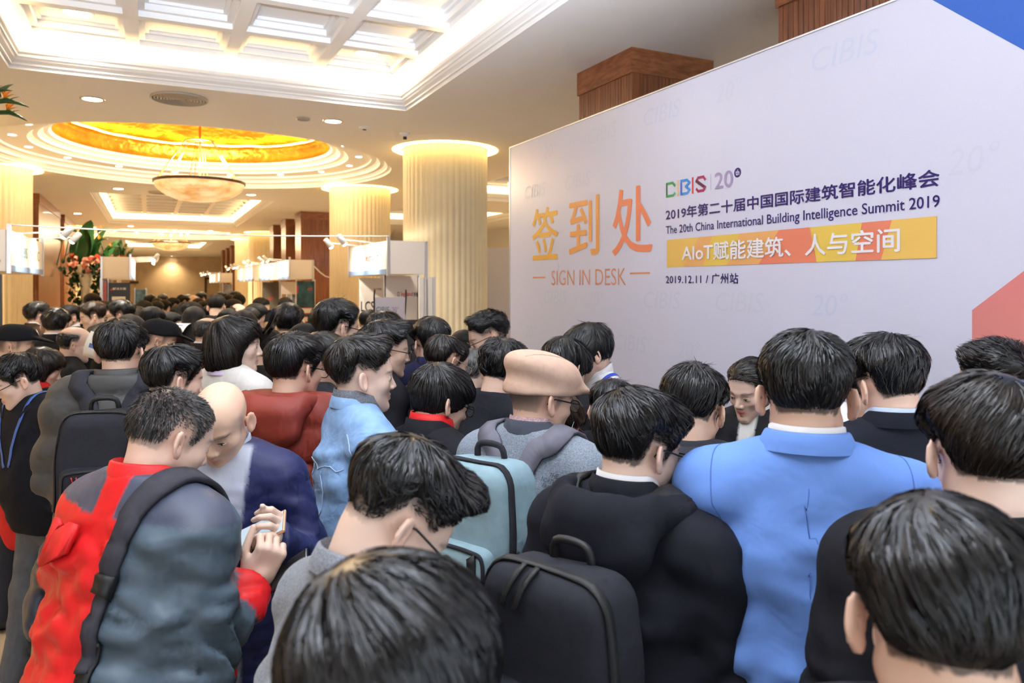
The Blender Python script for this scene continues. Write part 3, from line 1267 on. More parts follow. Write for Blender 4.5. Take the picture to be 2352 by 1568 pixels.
def person(px, py, d, face, label, head=None, pitch=8, roll=0, lean=2, side=0, hair=None, coat=None, build=None, skin=(.62, .39, .28), glasses=None,
           collar=None, lod=1, trousers=(.03, .032, .04), shoes=(.03, .03, .03), woman=False, group=None, feat=None, hands=(False, False), jaw=1.0, name='person',
           feet=True, dz=0.0, legs=0.0, lips=None, category='person'):
    """px, py = top of the head in the photograph, d = its distance; face = 0 seen from behind, 90 turned right, 180 turned to the camera"""
    global N_PEOPLE
    N_PEOPLE += 1
    hair = dict(hair or {})
    hair.setdefault('seed', N_PEOPLE * 7 + 3)
    coat = dict(coat or {})
    coat.setdefault('seed', N_PEOPLE * 5 + 1)
    build = build or {}
    head = face if head is None else head
    if lod >= 2:
        coat.setdefault('fold', 0)
        hair.setdefault('clump', 0)
    lf = leaner(lean, side)
    # skeleton
    c7 = lf(np.array([[0, -.030, 1.450]]))[0]
    npitch = .45 * pitch + .5 * lean
    yaw_rel = -(head - face)                       # turning right is clockwise from above
    Rz = rotm('z', yaw_rel)
    piv = c7 + rotm('z', yaw_rel * .4) @ (rotm('x', -npitch) @ v3(0, .030, .092))
    RH = Rz @ rotm('x', -pitch) @ rotm('y', roll)
    topl = hair.get('topz', .125 + hair.get('top', .022) * .8)
    dirs = [piv + HS * (RH @ v3(0, y, z)) for y, z in ((-.03, topl), (.0, topl), (-.07, topl - .02), (-.10, topl - .055), (.05, topl - .015), (.085, topl - .05))]
    top = max(dirs, key=lambda q: q[2])
    tgt = at(px, py, d)
    s = (tgt.z - dz) / top[2]
    vx, vy = ray(px)
    va = math.atan2(vy, vx) - math.radians(face)
    psi = va - PI / 2
    cs, sn = math.cos(psi), math.sin(psi)
    hx, hy = (piv * .7 + top * .3)[:2]
    root = empty(name, (tgt.x - s * (cs * hx - sn * hy), tgt.y - s * (sn * hx + cs * hy), dz), psi)
    root.scale = (s, s, s)
    tag(root, label, category, group)
    info = dict(root=root, s=s, lf=lf, psi=psi, coat=None, build=build)
    if not .84 < s < 1.13:
        print('SCALE', label, round(s, 3))
    MH = Matrix.Translation(Vector(piv)) @ Matrix([list(r) for r in RH]).to_4x4() @ Matrix.Scale(HS, 4)
    res = {0: .0063, 1: .0077, 2: .0115, 3: .017}[lod] * (.82 if feat else 1.0)
    # ---- body: head, neck and shoulders as one surface
    neck = RH.T @ (c7 + v3(0, .0, -.01) - piv) / HS
    yk = RH.T @ (lf(np.array([[0, -.008, 1.365]]))[0] - piv) / HS
    RY = RH.T @ rotm('x', -lean)
    jw = jaw * (.92 if woman else 1.0)
    lo = np.minimum(HEADBOX[0], np.minimum(neck - .08, yk - .10))
    hi = np.maximum(HEADBOX[1], np.maximum(neck + .08, yk + .10))
    V, Q = nets(lambda P: head_sdf(P, neck, (yk, RY), 1.0, woman, jw), lo, hi, res)
    col = np.tile(np.asarray(skin), (len(V), 1))
    X = np.abs(V[:, 0])
    fr = sstep(.06, .09, V[:, 1])
    lip = np.exp(-(((V[:, 2] + .0575) / .0075) ** 2 + (X / .0195) ** 4)) * fr
    lc = np.asarray(lips or (skin[0] * .80, skin[1] * .50, skin[2] * .48))
    col = col * (1 - lip[:, None]) + lc * lip[:, None]
    red = (np.exp(-(((X - .085) / .02) ** 2 + (V[:, 1] / .03) ** 2)) * .35 + np.exp(-(((X - .045) / .02) ** 2 + ((V[:, 2] + .02) / .02) ** 2)) * fr * .25)[:, None]
    col = col * (1 - red) + np.asarray((skin[0] * 1.02, skin[1] * .68, skin[2] * .62)) * red
    if lod <= 2:
        bz = .0335 - .0045 * ((X - .034) / .02) ** 2
        brow = np.exp(-((V[:, 2] - bz) / .0042) ** 2) * sstep(.013, .022, X) * sstep(.062, .050, X) * sstep(.055, .075, V[:, 1])
        col = col * (1 - .85 * brow[:, None]) + np.asarray((.02, .015, .012)) * .85 * brow[:, None]
    hc = {'black': (.012, .012, .013), 'brownblack': (.02, .014, .011), 'brown': (.04, .024, .015), 'grey': (.16, .155, .15), 'salt': (.07, .066, .064)}[hair.get('color', 'black')]
    st = hair.get('style', 'short')
    if st != 'none':
        t = HAIRLINES['short' if st in ('fade', 'back', 'buzz') else st if st in HAIRLINES else 'short']
        ph = np.degrees(np.arctan2(X, V[:, 1]))
        zl = np.interp(ph, [a for a, _ in t], [b for _, b in t])
        m = sstep(-.024, .012, V[:, 2] - zl) * (skull(V) < .012) * hair.get('stubble', .82) * (.5 + .5 * sstep(0, .07, V[:, 2] - zl) if st in ('fade', 'buzz') else 1.0)
        if hair.get('thin_top'):
            m = m * sstep(hair['thin_top'] + .012, hair['thin_top'] - .012, V[:, 2])
        col = col * (1 - m[:, None]) + np.asarray(hc) * m[:, None]
    bo = from_arrays('body', V, Q, M_SKIN, root, col=col)
    bo.matrix_local = MH
    # ---- eyes
    if lod <= 1:
        for sx in (-1, 1):
            e = MB()
            e.lathe([(.001, -.010), (.006, -.0075), (.0095, -.003), (.0100, 0), (.0095, .003), (.006, .0075), (.001, .010)], n=14)
            eo = e.build('eye', M_SCLERA, bo, smooth=True)
            eo.matrix_local = Matrix.Translation((sx * .0325, .0865, .006)) @ Matrix.Scale(.40, 4, (0, 0, 1)) @ Matrix.Scale(.88, 4, (0, 1, 0)) @ Matrix.Scale(1.28, 4, (1, 0, 0))
            e = MB()
            e.lathe([(.001, -.005), (.0035, -.0036), (.005, 0), (.0035, .0036), (.001, .005)], n=12)
            io = e.build('iris', M_IRIS, bo, smooth=True)
            io.matrix_local = Matrix.Translation((sx * .0325, .0927, .0050)) @ Matrix.Scale(.72, 4, (0, 0, 1)) @ Matrix.Scale(.7, 4, (0, 1, 0))
            e = MB()
            e.tube([(sx * (.0325 + t * .0135), .0945 - .006 * t * t - .0035 * sx * t * sx, .0098 - .0042 * t * t) for t in (-1, -.5, 0, .5, 1)], [.0006, .0013, .0016, .0015, .0006], 5)
            e.build('lashes', M_BROW, bo)
    # ---- hair
    if st not in ('none', 'buzz'):
        fn = make_hair_fn(hair)
        zlo = {'long': -.30, 'bob': -.17}.get(st, -.10)
        HV, HQ = nets(fn, (-.135, -.165, zlo), (.135, .155, .185), {0: .0072, 1: .0085, 2: .011, 3: .017}[lod])
        n = int(hair.get('n', {0: 5200, 1: 1900, 2: 260, 3: 0}[lod]) * .7)
        val = np.full(len(HV), .45)
        if n:
            out = strands(fn, HV, HQ, hair, n)
            if out is not None:
                SV, SQ, sval = out
                HQ = np.concatenate([HQ, SQ + len(HV)])
                HV = np.concatenate([HV, SV])
                val = np.concatenate([val, sval])
        ho = from_arrays('hair', HV, HQ, hair_mat(hair.get('color', 'black'), lod >= 2), root, val=val)
        ho.matrix_local = MH
        info['hair'] = ho
    # ---- glasses
    if glasses:
        gm = {'black': M_GLASSB, 'red': M_GLASSR, 'blue': M_GLASSM, 'metal': M_METALRIM}[glasses]
        g = MB()
        rw = .0018 if glasses == 'black' else .0014
        for sx in (-1, 1):
            loop = []
            for j in range(25):
                a = 2 * PI * j / 24
                ca, sa = math.cos(a), math.sin(a)
                rx = .026 * (abs(ca) ** .75) * (1 if ca > 0 else -1)
                rz = .0185 * (abs(sa) ** .75) * (1 if sa > 0 else -1)
                loop.append((sx * .0345 + rx, .1125 - .12 * (abs(sx * .0345 + rx) - .02) ** 2 * 60 * .05, .003 + rz))
            g.tube(loop, rw, 6, caps=False)
            g.tube([(sx * .0605, .110, .012), (sx * .074, .102, .013), (sx * .0795, .06, .016), (sx * .0815, .004, .021), (sx * .0815, -.012, .016), (sx * .080, -.022, .002)],
                   [rw, rw * 1.2, rw * 1.3, rw * 1.3, rw * 1.2, rw], 6)
        g.tube([(-.0085, .1135, .008), (0, .117, .010), (.0085, .1135, .008)], rw, 6)
        go = g.build('glasses', gm, root, smooth=True)
        go.matrix_local = MH
        for sx in (-1, 1):
            l = MB()
            l.add([(sx * .0345 + .024 * math.cos(2 * PI * j / 20), .112, .003 + .017 * math.sin(2 * PI * j / 20)) for j in range(20)], [tuple(range(20))])
            l.build('lens', M_LENS, go)
    # ---- coat
    fn = make_coat_fn(coat, build)
    info['coat_fn'] = fn
    cres = coat.get('res', {0: .0132, 1: .019, 2: .028, 3: .04}[lod])
    ext = .34 + coat.get('t', .016) * 1.5 + .02
    CV, CQ = nets(fn, (-ext, -.30, coat.get('hem', .74) - .03), (ext, .37, 1.56), cres)
    cm = coat.get('mat') or fabric('plain_' + '_'.join(f'{c:.3f}' for c in coat.get('color', (.02, .02, .025))), coat.get('color', (.02, .02, .025)), kind=coat.get('kind', 'wool'))
    ccol = coat['paint'](CV, fn) if 'paint' in coat else None
    co = from_arrays(coat.get('name', 'jacket'), lf(CV), CQ, cm, root, col=ccol)
    info['coat'] = co
    # ---- collar pieces
    for c in (collar or ()):
        kind, cm2 = c[0], c[1]
        if kind == 'hood':
            sz = c[2] if len(c) > 2 else 1.0

            def hf(P):
                X = P.copy()
                X[:, 0] = np.abs(X[:, 0])
                dd = None
                pts = [(.070, .075, 1.385, .020), (.105, .035, 1.415, .028), (.118, -.03, 1.435, .034), (.095, -.095, 1.440, .038), (.045, -.128, 1.430, .042), (0, -.136, 1.425, .043)]
                for (x0, y0, z0, r0), (x1, y1, z1, r1) in zip(pts, pts[1:]):
                    e = cone(X, (x0 * sz, y0 * sz, z0), (x1 * sz, y1 * sz, z1), r0 * sz, r1 * sz)
                    dd = e if dd is None else smin(dd, e, .02)
                dd = smin(dd, ell(X, (0, -.135 * sz, 1.375), (.125 * sz, .050 * sz, .085 * sz)), .04)
                dd = smax(dd, -ell(P, (0, -.085 * sz, 1.475), (.085 * sz, .052 * sz, .055)), .025)
                return dd + .006 * wav(P, coat['seed'] + 2, (22, 22, 50), 6)
            HV, HQ = nets(hf, (-.21, -.26, 1.22), (.21, .15, 1.53), {0: .011, 1: .014, 2: .02, 3: .03}[lod])
            from_arrays('hood', lf(HV), HQ, cm2, root)
        else:
            if kind == 'shirt':       # a folded shirt collar standing just above the jacket
                rows = [(.076, .069, 1.435, -.020, .5), (.0715, .067, 1.474, -.019, .5), (.069, .0655, 1.492, -.019, .5), (.0655, .062, 1.493, -.019, .5), (.063, .060, 1.45, -.019, .5)]
                gap = 24
            elif kind == 'lapel':     # jacket collar, rolled
                rows = [(.096, .082, 1.444, -.020, .55), (.088, .079, 1.459, -.021, .55), (.079, .074, 1.478, -.021, .55), (.075, .070, 1.482, -.020, .55), (.075, .068, 1.45, -.018, .55), (.075, .068, 1.40, -.018, .55)]
                gap = 30
            elif kind == 'stand':     # stand-up collar
                rows = [(.112, .098, 1.405, -.018, .5), (.092, .092, 1.44, -.02, .45), (.084, .087, 1.482, -.02, .40), (.079, .082, 1.486, -.02, .40), (.077, .078, 1.44, -.018, .45)]
                gap = 14
            elif kind == 'turtle':
                rows = [(.092, .088, 1.415, -.014, .42), (.086, .080, 1.452, -.016, .42), (.081, .077, 1.482, -.016, .40), (.076, .073, 1.506, -.016, .38), (.068, .067, 1.504, -.016, .38), (.066, .068, 1.44, -.016, .4)]
                gap = 0
            else:                     # crew neckline
                rows = [(.098, .088, 1.420, -.014, .55), (.086, .082, 1.437, -.016, .55), (.078, .076, 1.434, -.016, .55), (.076, .074, 1.40, -.016, .55)]
                gap = 0
            RV, RF = ring_band(rows, 44, gap)
            from_arrays({'shirt': 'shirt_collar', 'lapel': 'jacket_collar', 'stand': 'stand_collar', 'turtle': 'knit_collar'}.get(kind, 'neckline'), lf(np.array(RV)), RF, cm2, root)
    # ---- legs and shoes
    if lod <= 1 or feet:
        lo_ = legs

        def tf(P):
            dd = None
            for sx in (-1, 1):
                k_ = (sx * .100, .015 + sx * lo_ * .25, .48)
                a_ = (sx * .105, -.015 + sx * lo_, .085)
                e = smin(cone(P, (sx * .082, -.008, .84), k_, .086, .068), cone(P, k_, a_, .068, .056), .03)
                dd = e if dd is None else smin(dd, e, .02)
            dd = smin(dd, ell(P, (0, -.012, .84), (.150, .104, .12)), .04)
            dd = dd + .005 * wav(P, coat['seed'] + 4, (18, 18, 34), 6)
            return smax(dd, P[:, 2] - min(.93, coat.get('hem', .74) + .05), .01)
        TV, TQ = nets(tf, (-.24, -.20 - abs(lo_), .02), (.24, .20 + abs(lo_), .96), {0: .028, 1: .032, 2: .045, 3: .055}[lod])
        from_arrays('trousers', TV, TQ, fabric('trousers_' + '_'.join(f'{c:.3f}' for c in trousers), trousers), root)
        for sx in (-1, 1):
            def sf(P):
                dd = smin(cone(P, (sx * .105, -.05 + sx * lo_, .045), (sx * .118, .13 + sx * lo_, .034), .042, .040), cone(P, (sx * .105, -.03 + sx * lo_, .06), (sx * .105, -.02 + sx * lo_, .11), .04, .045), .03)
                return smax(dd, -P[:, 2] + .002, .006)
            y_ = sx * lo_
            SV, SQ = nets(sf, (sx * .11 - .08, -.13 + y_, -.02), (sx * .11 + .08, .22 + y_, .17), .024 if lod <= 1 else .04)
            from_arrays('shoe', SV, SQ, fabric('shoe_' + '_'.join(f'{c:.3f}' for c in shoes), shoes, .5, 'suit'), root)
    # ---- plain relaxed hands at the sleeve ends
    for i, sx in enumerate((-1, 1)):
        if hands[i]:
            _, e, h = arm_pts(coat.get('arms', ('down', 'down'))[i], sx)
            ax = (h - e) / np.linalg.norm(h - e)
            zz = v3(sx, 0, 0) if abs(ax[0]) < .8 else v3(0, 0, 1)
            if hands[i] == 'palm_in':
                zz = v3(0, -.2, -1)
            zz = zz - ax * (zz @ ax)
            zz /= np.linalg.norm(zz)
            xx = np.cross(ax, zz)
            HV, HQ = hand_mesh((22, 30, 18), side=sx * 1, res=.0055 if lod <= 1 else .009)
            W = np.stack([xx, ax, zz], 1)
            HV = h + HV @ W.T
            from_arrays('hand', lf(HV), HQ, M_SKIN, root, col=np.tile(np.asarray(skin), (len(HV), 1)))
    info.update(piv=piv, RH=RH, MH=MH, c7=c7, top=top)
    PEOPLE.append(info)
    return info
# ================================================================ things worn or carried
def project(fn, P, off=.0, it=4):
    P = np.asarray(P, dtype=np.float64).copy()
    for _ in range(it):
        P -= grad(fn, P, .004) * (fn(P) - off)[:, None]
    return P


def smooth_path(pts, n):
    pts = np.asarray(pts, float)
    t = np.linspace(0, len(pts) - 1, n)
    out = []
    for a in t:
        i = min(int(a), len(pts) - 2)
        f = a - i
        p0, p1, p2, p3 = pts[max(i - 1, 0)], pts[i], pts[i + 1], pts[min(i + 2, len(pts) - 1)]
        out.append(.5 * ((2 * p1) + (-p0 + p2) * f + (2 * p0 - 5 * p1 + 4 * p2 - p3) * f * f + (-p0 + 3 * p1 - 3 * p2 + p3) * f ** 3))
    return np.array(out)


def sash(fn, pts, w, th, n=28, off=.002, wrap=True):
    """a flat band lying on the cloth fn along pts"""
    p = smooth_path(pts, n)
    if wrap:
        p = project(fn, p, off)
    nn = grad(fn, p, .006)
    t = np.gradient(p, axis=0)
    t /= np.linalg.norm(t, axis=1, keepdims=True) + 1e-9
    sd = np.cross(t, nn)
    sd /= np.linalg.norm(sd, axis=1, keepdims=True) + 1e-9
    ww = w if np.ndim(w) == 0 else np.interp(np.linspace(0, 1, n), np.linspace(0, 1, len(w)), w)[:, None]
    a, b = p - sd * ww / 2, p + sd * ww / 2
    if wrap:
        a, b = project(fn, a, off, 2), project(fn, b, off, 2)
    V = np.stack([a, b, b + nn * th, a + nn * th], 1).reshape(-1, 3)
    F = []
    for i in range(n - 1):
        for j in range(4):
            F.append((4 * i + j, 4 * i + (j + 1) % 4, 4 * i + 4 + (j + 1) % 4, 4 * i + 4 + j))
    F += [(3, 2, 1, 0), tuple(4 * (n - 1) + k for k in range(4))]
    return V, F


def cord(fn, pts, r, n=30, off=.001, wrap=True):
    p = smooth_path(pts, n)
    if wrap:
        p = project(fn, p, off)
    m = MB()
    m.tube([tuple(q) for q in p], r, 6)
    return np.array(m.v), m.f


def worn(info, name, VF, m, parent=None, smooth=True, col=None):
    return from_arrays(name, info['lf'](np.asarray(VF[0])), VF[1], m, parent or info['root'], smooth=smooth, col=col)


def carried(info, name, label, cat, group=None):
    r = info['root']
    o = empty(name, r.location, r.rotation_euler[2])
    o.scale = r.scale
    return tag(o, label, cat, group)


def lanyard(info, m):
    fn = info['coat_fn']
    for sx in (-1, 1):
        worn(info, 'lanyard', sash(fn, [(sx * .085, -.06, 1.45), (sx * .088, .02, 1.42), (sx * .065, .10, 1.33), (sx * .02, .13, 1.16)], .016, .002), m)


def backpack(info, label, mats, w=.29, h=.44, dp=.15, zc=1.16, strap_m=None, kind='plain', group=None, dy=0.0):
    fn, t = info['coat_fn'], .02
    o = carried(info, 'backpack', label, 'backpack', group)
    y0 = float(project(fn, [[0, -.3, zc + .08]], 0)[0, 1])
    yb = y0 - dp / 2 - .004 + dy
    body_m, pocket_m, trim_m = mats
    strap_m = strap_m or trim_m

    def bf(P):
        q = P.copy()
        k = 1 - .16 * sstep(zc + h * .1, zc + h * .5, P[:, 2])
        q[:, 0] = q[:, 0] / k
        d = rbox(q, (0, yb, zc), (w / 2, dp / 2, h / 2), .055)
        return d * .92 + .004 * wav(P, 31, (26, 26, 30), 6)
    V, Q = nets(bf, (-w / 2 - .03, yb - dp / 2 - .03, zc - h / 2 - .03), (w / 2 + .03, yb + dp / 2 + .03, zc + h / 2 + .03), .010)
    worn(info, 'main_compartment', (V, Q), body_m, o)

    def pf(P):
        return rbox(P, (0, yb - dp / 2 + .004, zc - h * .17), (w * .40, .034, h * .27), .03) + .003 * wav(P, 37, 34, 6)
    V, Q = nets(pf, (-w / 2, yb - dp / 2 - .05, zc - h / 2), (w / 2, yb - dp / 2 + .06, zc + h * .2), .009)
    pk = worn(info, 'front_pocket', (V, Q), pocket_m, o)
    # zips: an arch over the main body and one over the pocket
    arch = [(-w * .46, yb - dp * .30, zc - h * .22), (-w * .46, yb - dp * .28, zc + h * .28), (-w * .30, yb - dp * .25, zc + h * .46), (0, yb - dp * .22, zc + h * .50), (w * .30, yb - dp * .25, zc + h * .46),
            (w * .46, yb - dp * .28, zc + h * .28), (w * .46, yb - dp * .30, zc - h * .22)]
    worn(info, 'zip', sash(bf, arch, .020, .004, 40), trim_m, o)
    parch = [(-w * .36, yb - dp / 2 - .03, zc - h * .30), (-w * .36, yb - dp / 2 - .03, zc + h * .02), (-w * .2, yb - dp / 2 - .03, zc + h * .08), (w * .2, yb - dp / 2 - .03, zc + h * .08), (w * .36, yb - dp / 2 - .03, zc + h * .02), (w * .36, yb - dp / 2 - .03, zc - h * .30)]
    worn(info, 'pocket_zip', sash(pf, parch, .010, .003, 36), trim_m, pk)
    zt = zc + h / 2
    worn(info, 'top_handle', cord(fn, [(-.045, yb + .04, zt - .012), (-.035, yb + .03, zt + .035), (.035, yb + .03, zt + .035), (.045, yb + .04, zt - .012)], .009, 14, wrap=False), trim_m, o)
    for sx in (-1, 1):
        pts = [(sx * .055, yb + .05, zt - .035), (sx * .075, y0 + .03, zt + .02), (sx * .100, -.07, 1.425), (sx * .108, .0, 1.425), (sx * .112, .075, 1.37), (sx * .118, .12, 1.24), (sx * .150, .09, 1.08), (sx * .175, 0, .99)]
        worn(info, 'shoulder_strap', sash(fn, pts, [.05, .062, .066, .064, .055, .03, .024], .011, 36, .003), strap_m, o)
    info['bag_fn'], info['pocket_fn'], info['bag'] = bf, pf, (o, pk, yb, zc, w, h, dp, y0)
    return o


def flat_cap(info, m):
    def cf(P):
        R = rotm('x', -10)
        d = ell(P, (0, .002, .092), (.106, .138, .066), R)
        d = smin(d, smax(skull(P) - .015, .030 - P[:, 2] + .10 * P[:, 1], .01), .02)
        d = smin(d, ell(P, (0, .118, .062), (.072, .046, .020), R), .03)
        d = smax(d, (.026 + .10 * P[:, 1]) - P[:, 2], .014)
        return d + .0035 * wav(P, 5, (26, 40, 60), 6)
    V, Q = nets(cf, (-.13, -.16, .0), (.13, .19, .18), .006)
    o = from_arrays('flat_cap', V, Q, m, info['root'])
    o.matrix_local = info['MH']
    seam = MB()
    for a in (-1, 1):
        pts = project(cf, [(a * .055, .10 - k * .03, .14) for k in range(8)], .0006)
        seam.tube([tuple(p) for p in pts], .0012, 5)
    seam.build('cap_seam', m, o)


def guard_cap(info, m, emblem):
    def cf(P):
        d = smax(skull(P) - .014 - .014 * sstep(.0, .09, P[:, 1]), .040 + .15 * P[:, 1] * (P[:, 1] > 0) - P[:, 2], .008)
        b = ell(P, (0, .125, .060), (.075, .085, .010), rotm('x', -12))
        return smin(d, smax(b, .06 - P[:, 1], .01), .012)
    V, Q = nets(cf, (-.11, -.14, .0), (.11, .24, .17), .0075)
    o = from_arrays('cap', V, Q, m, info['root'])
    o.matrix_local = info['MH']
    e = MB()
    c = project(cf, [(0, .115, .098)], .002)[0]
    e.lathe([(.001, .003), (.008, .003), (.018, .002), (.021, 0)], n=8)
    eo = e.build('cap_emblem', emblem, o)
    nn = grad(cf, np.array([c]))[0]
    eo.matrix_local = Matrix.Translation(Vector(c)) @ Vector(nn).to_track_quat('Z', 'Y').to_matrix().to_4x4()


M_PHONE = mat('phone_black', (0.015, 0.015, 0.018), 0.15)
M_PHONEG = mat('phone_gold', (0.62, 0.36, 0.22), 0.25, metal=0.6)
M_SCREEN = mat('phone_screen_glow', (0.1, 0.12, 0.15), 0.1, emit=((.55, .7, .8), .5))


def phone(loc, R, label, m=None, name='smartphone', size=(.073, .150, .009)):
    """R columns: width, length, screen normal (world)"""
    o = empty(name, loc)
    o.rotation_euler = Matrix([list(r) for r in R]).to_euler()
    tag(o, label, 'phone')
    b = MB().box((-size[0] / 2, -size[1] / 2, -size[2] / 2), (size[0] / 2, size[1] / 2, size[2] / 2 - .0008), .0028)
    b.build('case', m or M_PHONE, o)
    b = MB().box((-size[0] / 2 + .004, -size[1] / 2 + .006, size[2] / 2 - .0012), (size[0] / 2 - .004, size[1] / 2 - .006, size[2] / 2))
    b.build('screen', M_SCREEN, o)
    return o


def world_of(info, p):
    """a point of the straight body to the room"""
    q = info['lf'](np.array([p]))[0]
    r = info['root']
    return r.matrix_basis @ Vector(q)


def hand_at(info, wrist, fdir, back, side, curl=(25, 35, 25), thumb=(40, 25), per=None, skin=(.70, .46, .34), res=.0042):
    """a shaped hand in body coordinates: fingers along fdir, back of the hand towards back"""
    y = np.asarray(fdir, float)
    y /= np.linalg.norm(y)
    z = np.asarray(back, float)
    z = z - y * (z @ y)
    z /= np.linalg.norm(z)
    x = np.cross(y, z)
    V, Q = hand_mesh(curl, thumb, side, per=per, res=res)
    V = np.asarray(wrist, float) + V @ np.stack([x, y, z], 1).T
    col = np.tile(np.asarray(skin), (len(V), 1))
    return from_arrays('hand', info['lf'](V), Q, M_SKIN, info['root'], col=col)
# ================================================================ the sign-in backdrop
XB = 2.80
P0 = on_x(1172, 340, XB)
BT = P0.z                                        # top of the backdrop
BW = 5.15
sign = empty('sign_in_backdrop', (XB, P0.y, 0))
sign.rotation_euler = Matrix(((0, 0, -1), (-1, 0, 0), (0, 1, 0))).to_euler()
tag(sign, 'large white printed sign-in backdrop behind the desk staff', 'backdrop', kind='thing')
M_PRINT = mat('backdrop_print', (0.625, 0.64, 0.79), 0.30, spec=.4)
MB().box((0, 0, -.05), (BW, BT, 0)).build('printed_panel', M_PRINT, sign)
MB().box((-.012, 0, -.06), (0, BT + .008, .004)).build('edge_strip', M_STEEL, sign)
MB().box((0, BT, -.06), (BW, BT + .008, .004)).build('edge_strip', M_STEEL, sign)


def bp(px, py):
    p = on_x(px, py, XB)
    return (P0.y - p.y, p.z)


ID4 = Matrix.Identity(4)


def lift(z):
    return Matrix.Translation((0, 0, z))


def ink(name, c):
    return mat('ink_' + name, c, .45)


def poly(name, pts, m, z=.0008, parent=None, cols=None):
    V = [(u, v, z) for u, v in pts]
    return from_arrays(name, np.array(V), [tuple(range(len(V)))], m, parent or sign, smooth=False, col=None if cols is None else np.array(cols))


def print_text(s, lb, rt, m, bold=0.0, z=.0014, name='lettering', **kw):
    return fit_text(name, s, m, sign, bp(*lb), bp(*rt), lift(z), bold, **kw)


# big chevron fields at the right-hand end
a, b = bp(2142, 0), bp(2352, 115)
k = (b[1] - a[1]) / (b[0] - a[0])
vt, vr = BT - .001, a[1] + k * (BW - a[0])
ut = a[0] + (vt - a[1]) / k
poly('blue_field', [(ut, vt), (BW, vr), (BW, vt)], ink('blue', (.006, .095, .47)))
poly('cyan_field', [(ut + .32, vt), (BW, vr + .52), (BW, vt)], ink('cyan', (.01, .30, .66)), .0013)
a, b = bp(2233, 712), bp(2352, 622)
k = (b[1] - a[1]) / (b[0] - a[0])
poly('red_field', [(a[0], .02), (BW, .02), (BW, a[1] + k * (BW - a[0])), a], mat('ink_red_fade', (1, 1, 1), .45, attr='col'), cols=[(.66, .36, .26), (.66, .30, .24), (.58, .10, .13), (.60, .20, .19)])
# pale repeated marks
M_PALE, M_PALE2 = ink('pale', (.565, .610, .785)), ink('pale_grey', (.595, .615, .755))
r_ = random.Random(4)
for j in range(9):
    for i in range(8):
        u, v = -.05 + i * .66 + (.33 if j % 2 else 0), .62 + j * .285
        if u < .05 or u + .42 > BW - .02 or v + .12 > BT - .05:
            continue
        if 1.35 < u + .2 < 3.95 and 1.80 < v < 2.62 or .2 < u + .2 < 1.25 and 1.80 < v < 2.60:
            continue
        if u > 3.55 and (v > 2.6 or v < 2.05):
            continue
        fit_text('pale_lettering', 'CIBIS' if (i + j) % 3 else '20\u00b0', M_PALE if (i + j) % 2 else M_PALE2, sign, (u, v), (u + (.36 if (i + j) % 3 else .2), v + .105), lift(.0008), 0.0, shear=.18)
# 签到处 / SIGN IN DESK
print_text('签', (1223, 597), (1282, 471), ink('gold', (.74, .40, .045)), weight=.0055)
print_text('到', (1308, 588), (1376, 447), ink('amber', (.78, .34, .085)), weight=.0055)
print_text('处', (1407, 587), (1498, 421), ink('coral', (.78, .22, .11)), weight=.0055)
print_text('SIGN IN DESK', (1267, 655), (1438, 615), ink('rust', (.62, .25, .15)), -.006)
for (x0, x1, y) in ((1224, 1253, 637.4), (1447, 1493, 627.8)):
    (u0, v0), (u1, _) = bp(x0, y), bp(x1, y)
    poly('dash', [(u0, v0 - .006), (u1, v0 - .006), (u1, v0 + .006), (u0, v0 + .006)], ink('rust2', (.68, .27, .15)))
# logo strokes
(lu0, lv0), (lu1, lv1) = bp(1529.7, 454.2), bp(1622, 402)
LH = lv1 - lv0


def stroke(pts, w, m, x0, x1, name='logo_stroke'):
    """angular ribbon strokes in a unit box x 0..1, y 0..1 scaled to the logo line"""
    for (ax, ay), (bx, by) in zip(pts, pts[1:]):
        A = Vector((x0 + ax * (x1 - x0), lv0 + ay * LH))
        B = Vector((x0 + bx * (x1 - x0), lv0 + by * LH))
        d = (B - A).normalized()
        n = Vector((-d.y, d.x)) * w / 2
        A, B = A - d * w * .35, B + d * w * .35
        poly(name, [tuple(A - n), tuple(B - n), tuple(B + n), tuple(A + n)], m, .0012 + .00015 * (len(bpy.data.objects) % 9))


lx = lambda px: lu0 + (lu1 - lu0) * ((bp(px, 420)[0] - lu0) / (lu1 - lu0))
W_ = LH * .17
C0, C1 = lx(1530) + W_ / 2, lx(1551.5) - W_ / 3
stroke([(1, .72), (.75, .92), (0, .92)], W_, ink('green', (.02, .30, .08)), C0, C1)
stroke([(0, .92), (0, .08)], W_, ink('deep_green', (.008, .13, .05)), C0, C1)
stroke([(0, .08), (.8, .08), (1, .2)], W_, ink('green', (.02, .30, .08)), C0, C1)
stroke([(.5, .98), (.5, .02)], W_ * .9, ink('sand', (.72, .50, .25)), lx(1554.5), lx(1560))
B0, B1 = lx(1563) + W_ / 2, lx(1585.7) - W_ / 3
stroke([(0, .93), (.7, .93), (1, .74), (.55, .52), (1, .28), (.7, .07), (0, .07)], W_, ink('logo_blue', (.02, .25, .72)), B0, B1)
stroke([(0, .07), (0, .93)], W_, ink('logo_indigo', (.02, .10, .52)), B0, B1)
stroke([(.5, .98), (.5, .02)], W_ * .9, ink('logo_red', (.60, .02, .03)), lx(1589), lx(1594))
S0, S1 = lx(1598) + W_ / 2, lx(1622) - W_ / 2
stroke([(1, .75), (.8, .93), (.2, .93), (0, .74)], W_, ink('magenta', (.32, .008, .09)), S0, S1)
stroke([(0, .74), (1, .24)], W_ * 1.2, ink('plum', (.10, .006, .055)), S0, S1)
stroke([(1, .24), (.8, .07), (.2, .07), (0, .22)], W_, ink('magenta', (.32, .008, .09)), S0, S1)
(u0, v0), (_, v1) = bp(1632, 437), bp(1632, 399.5)
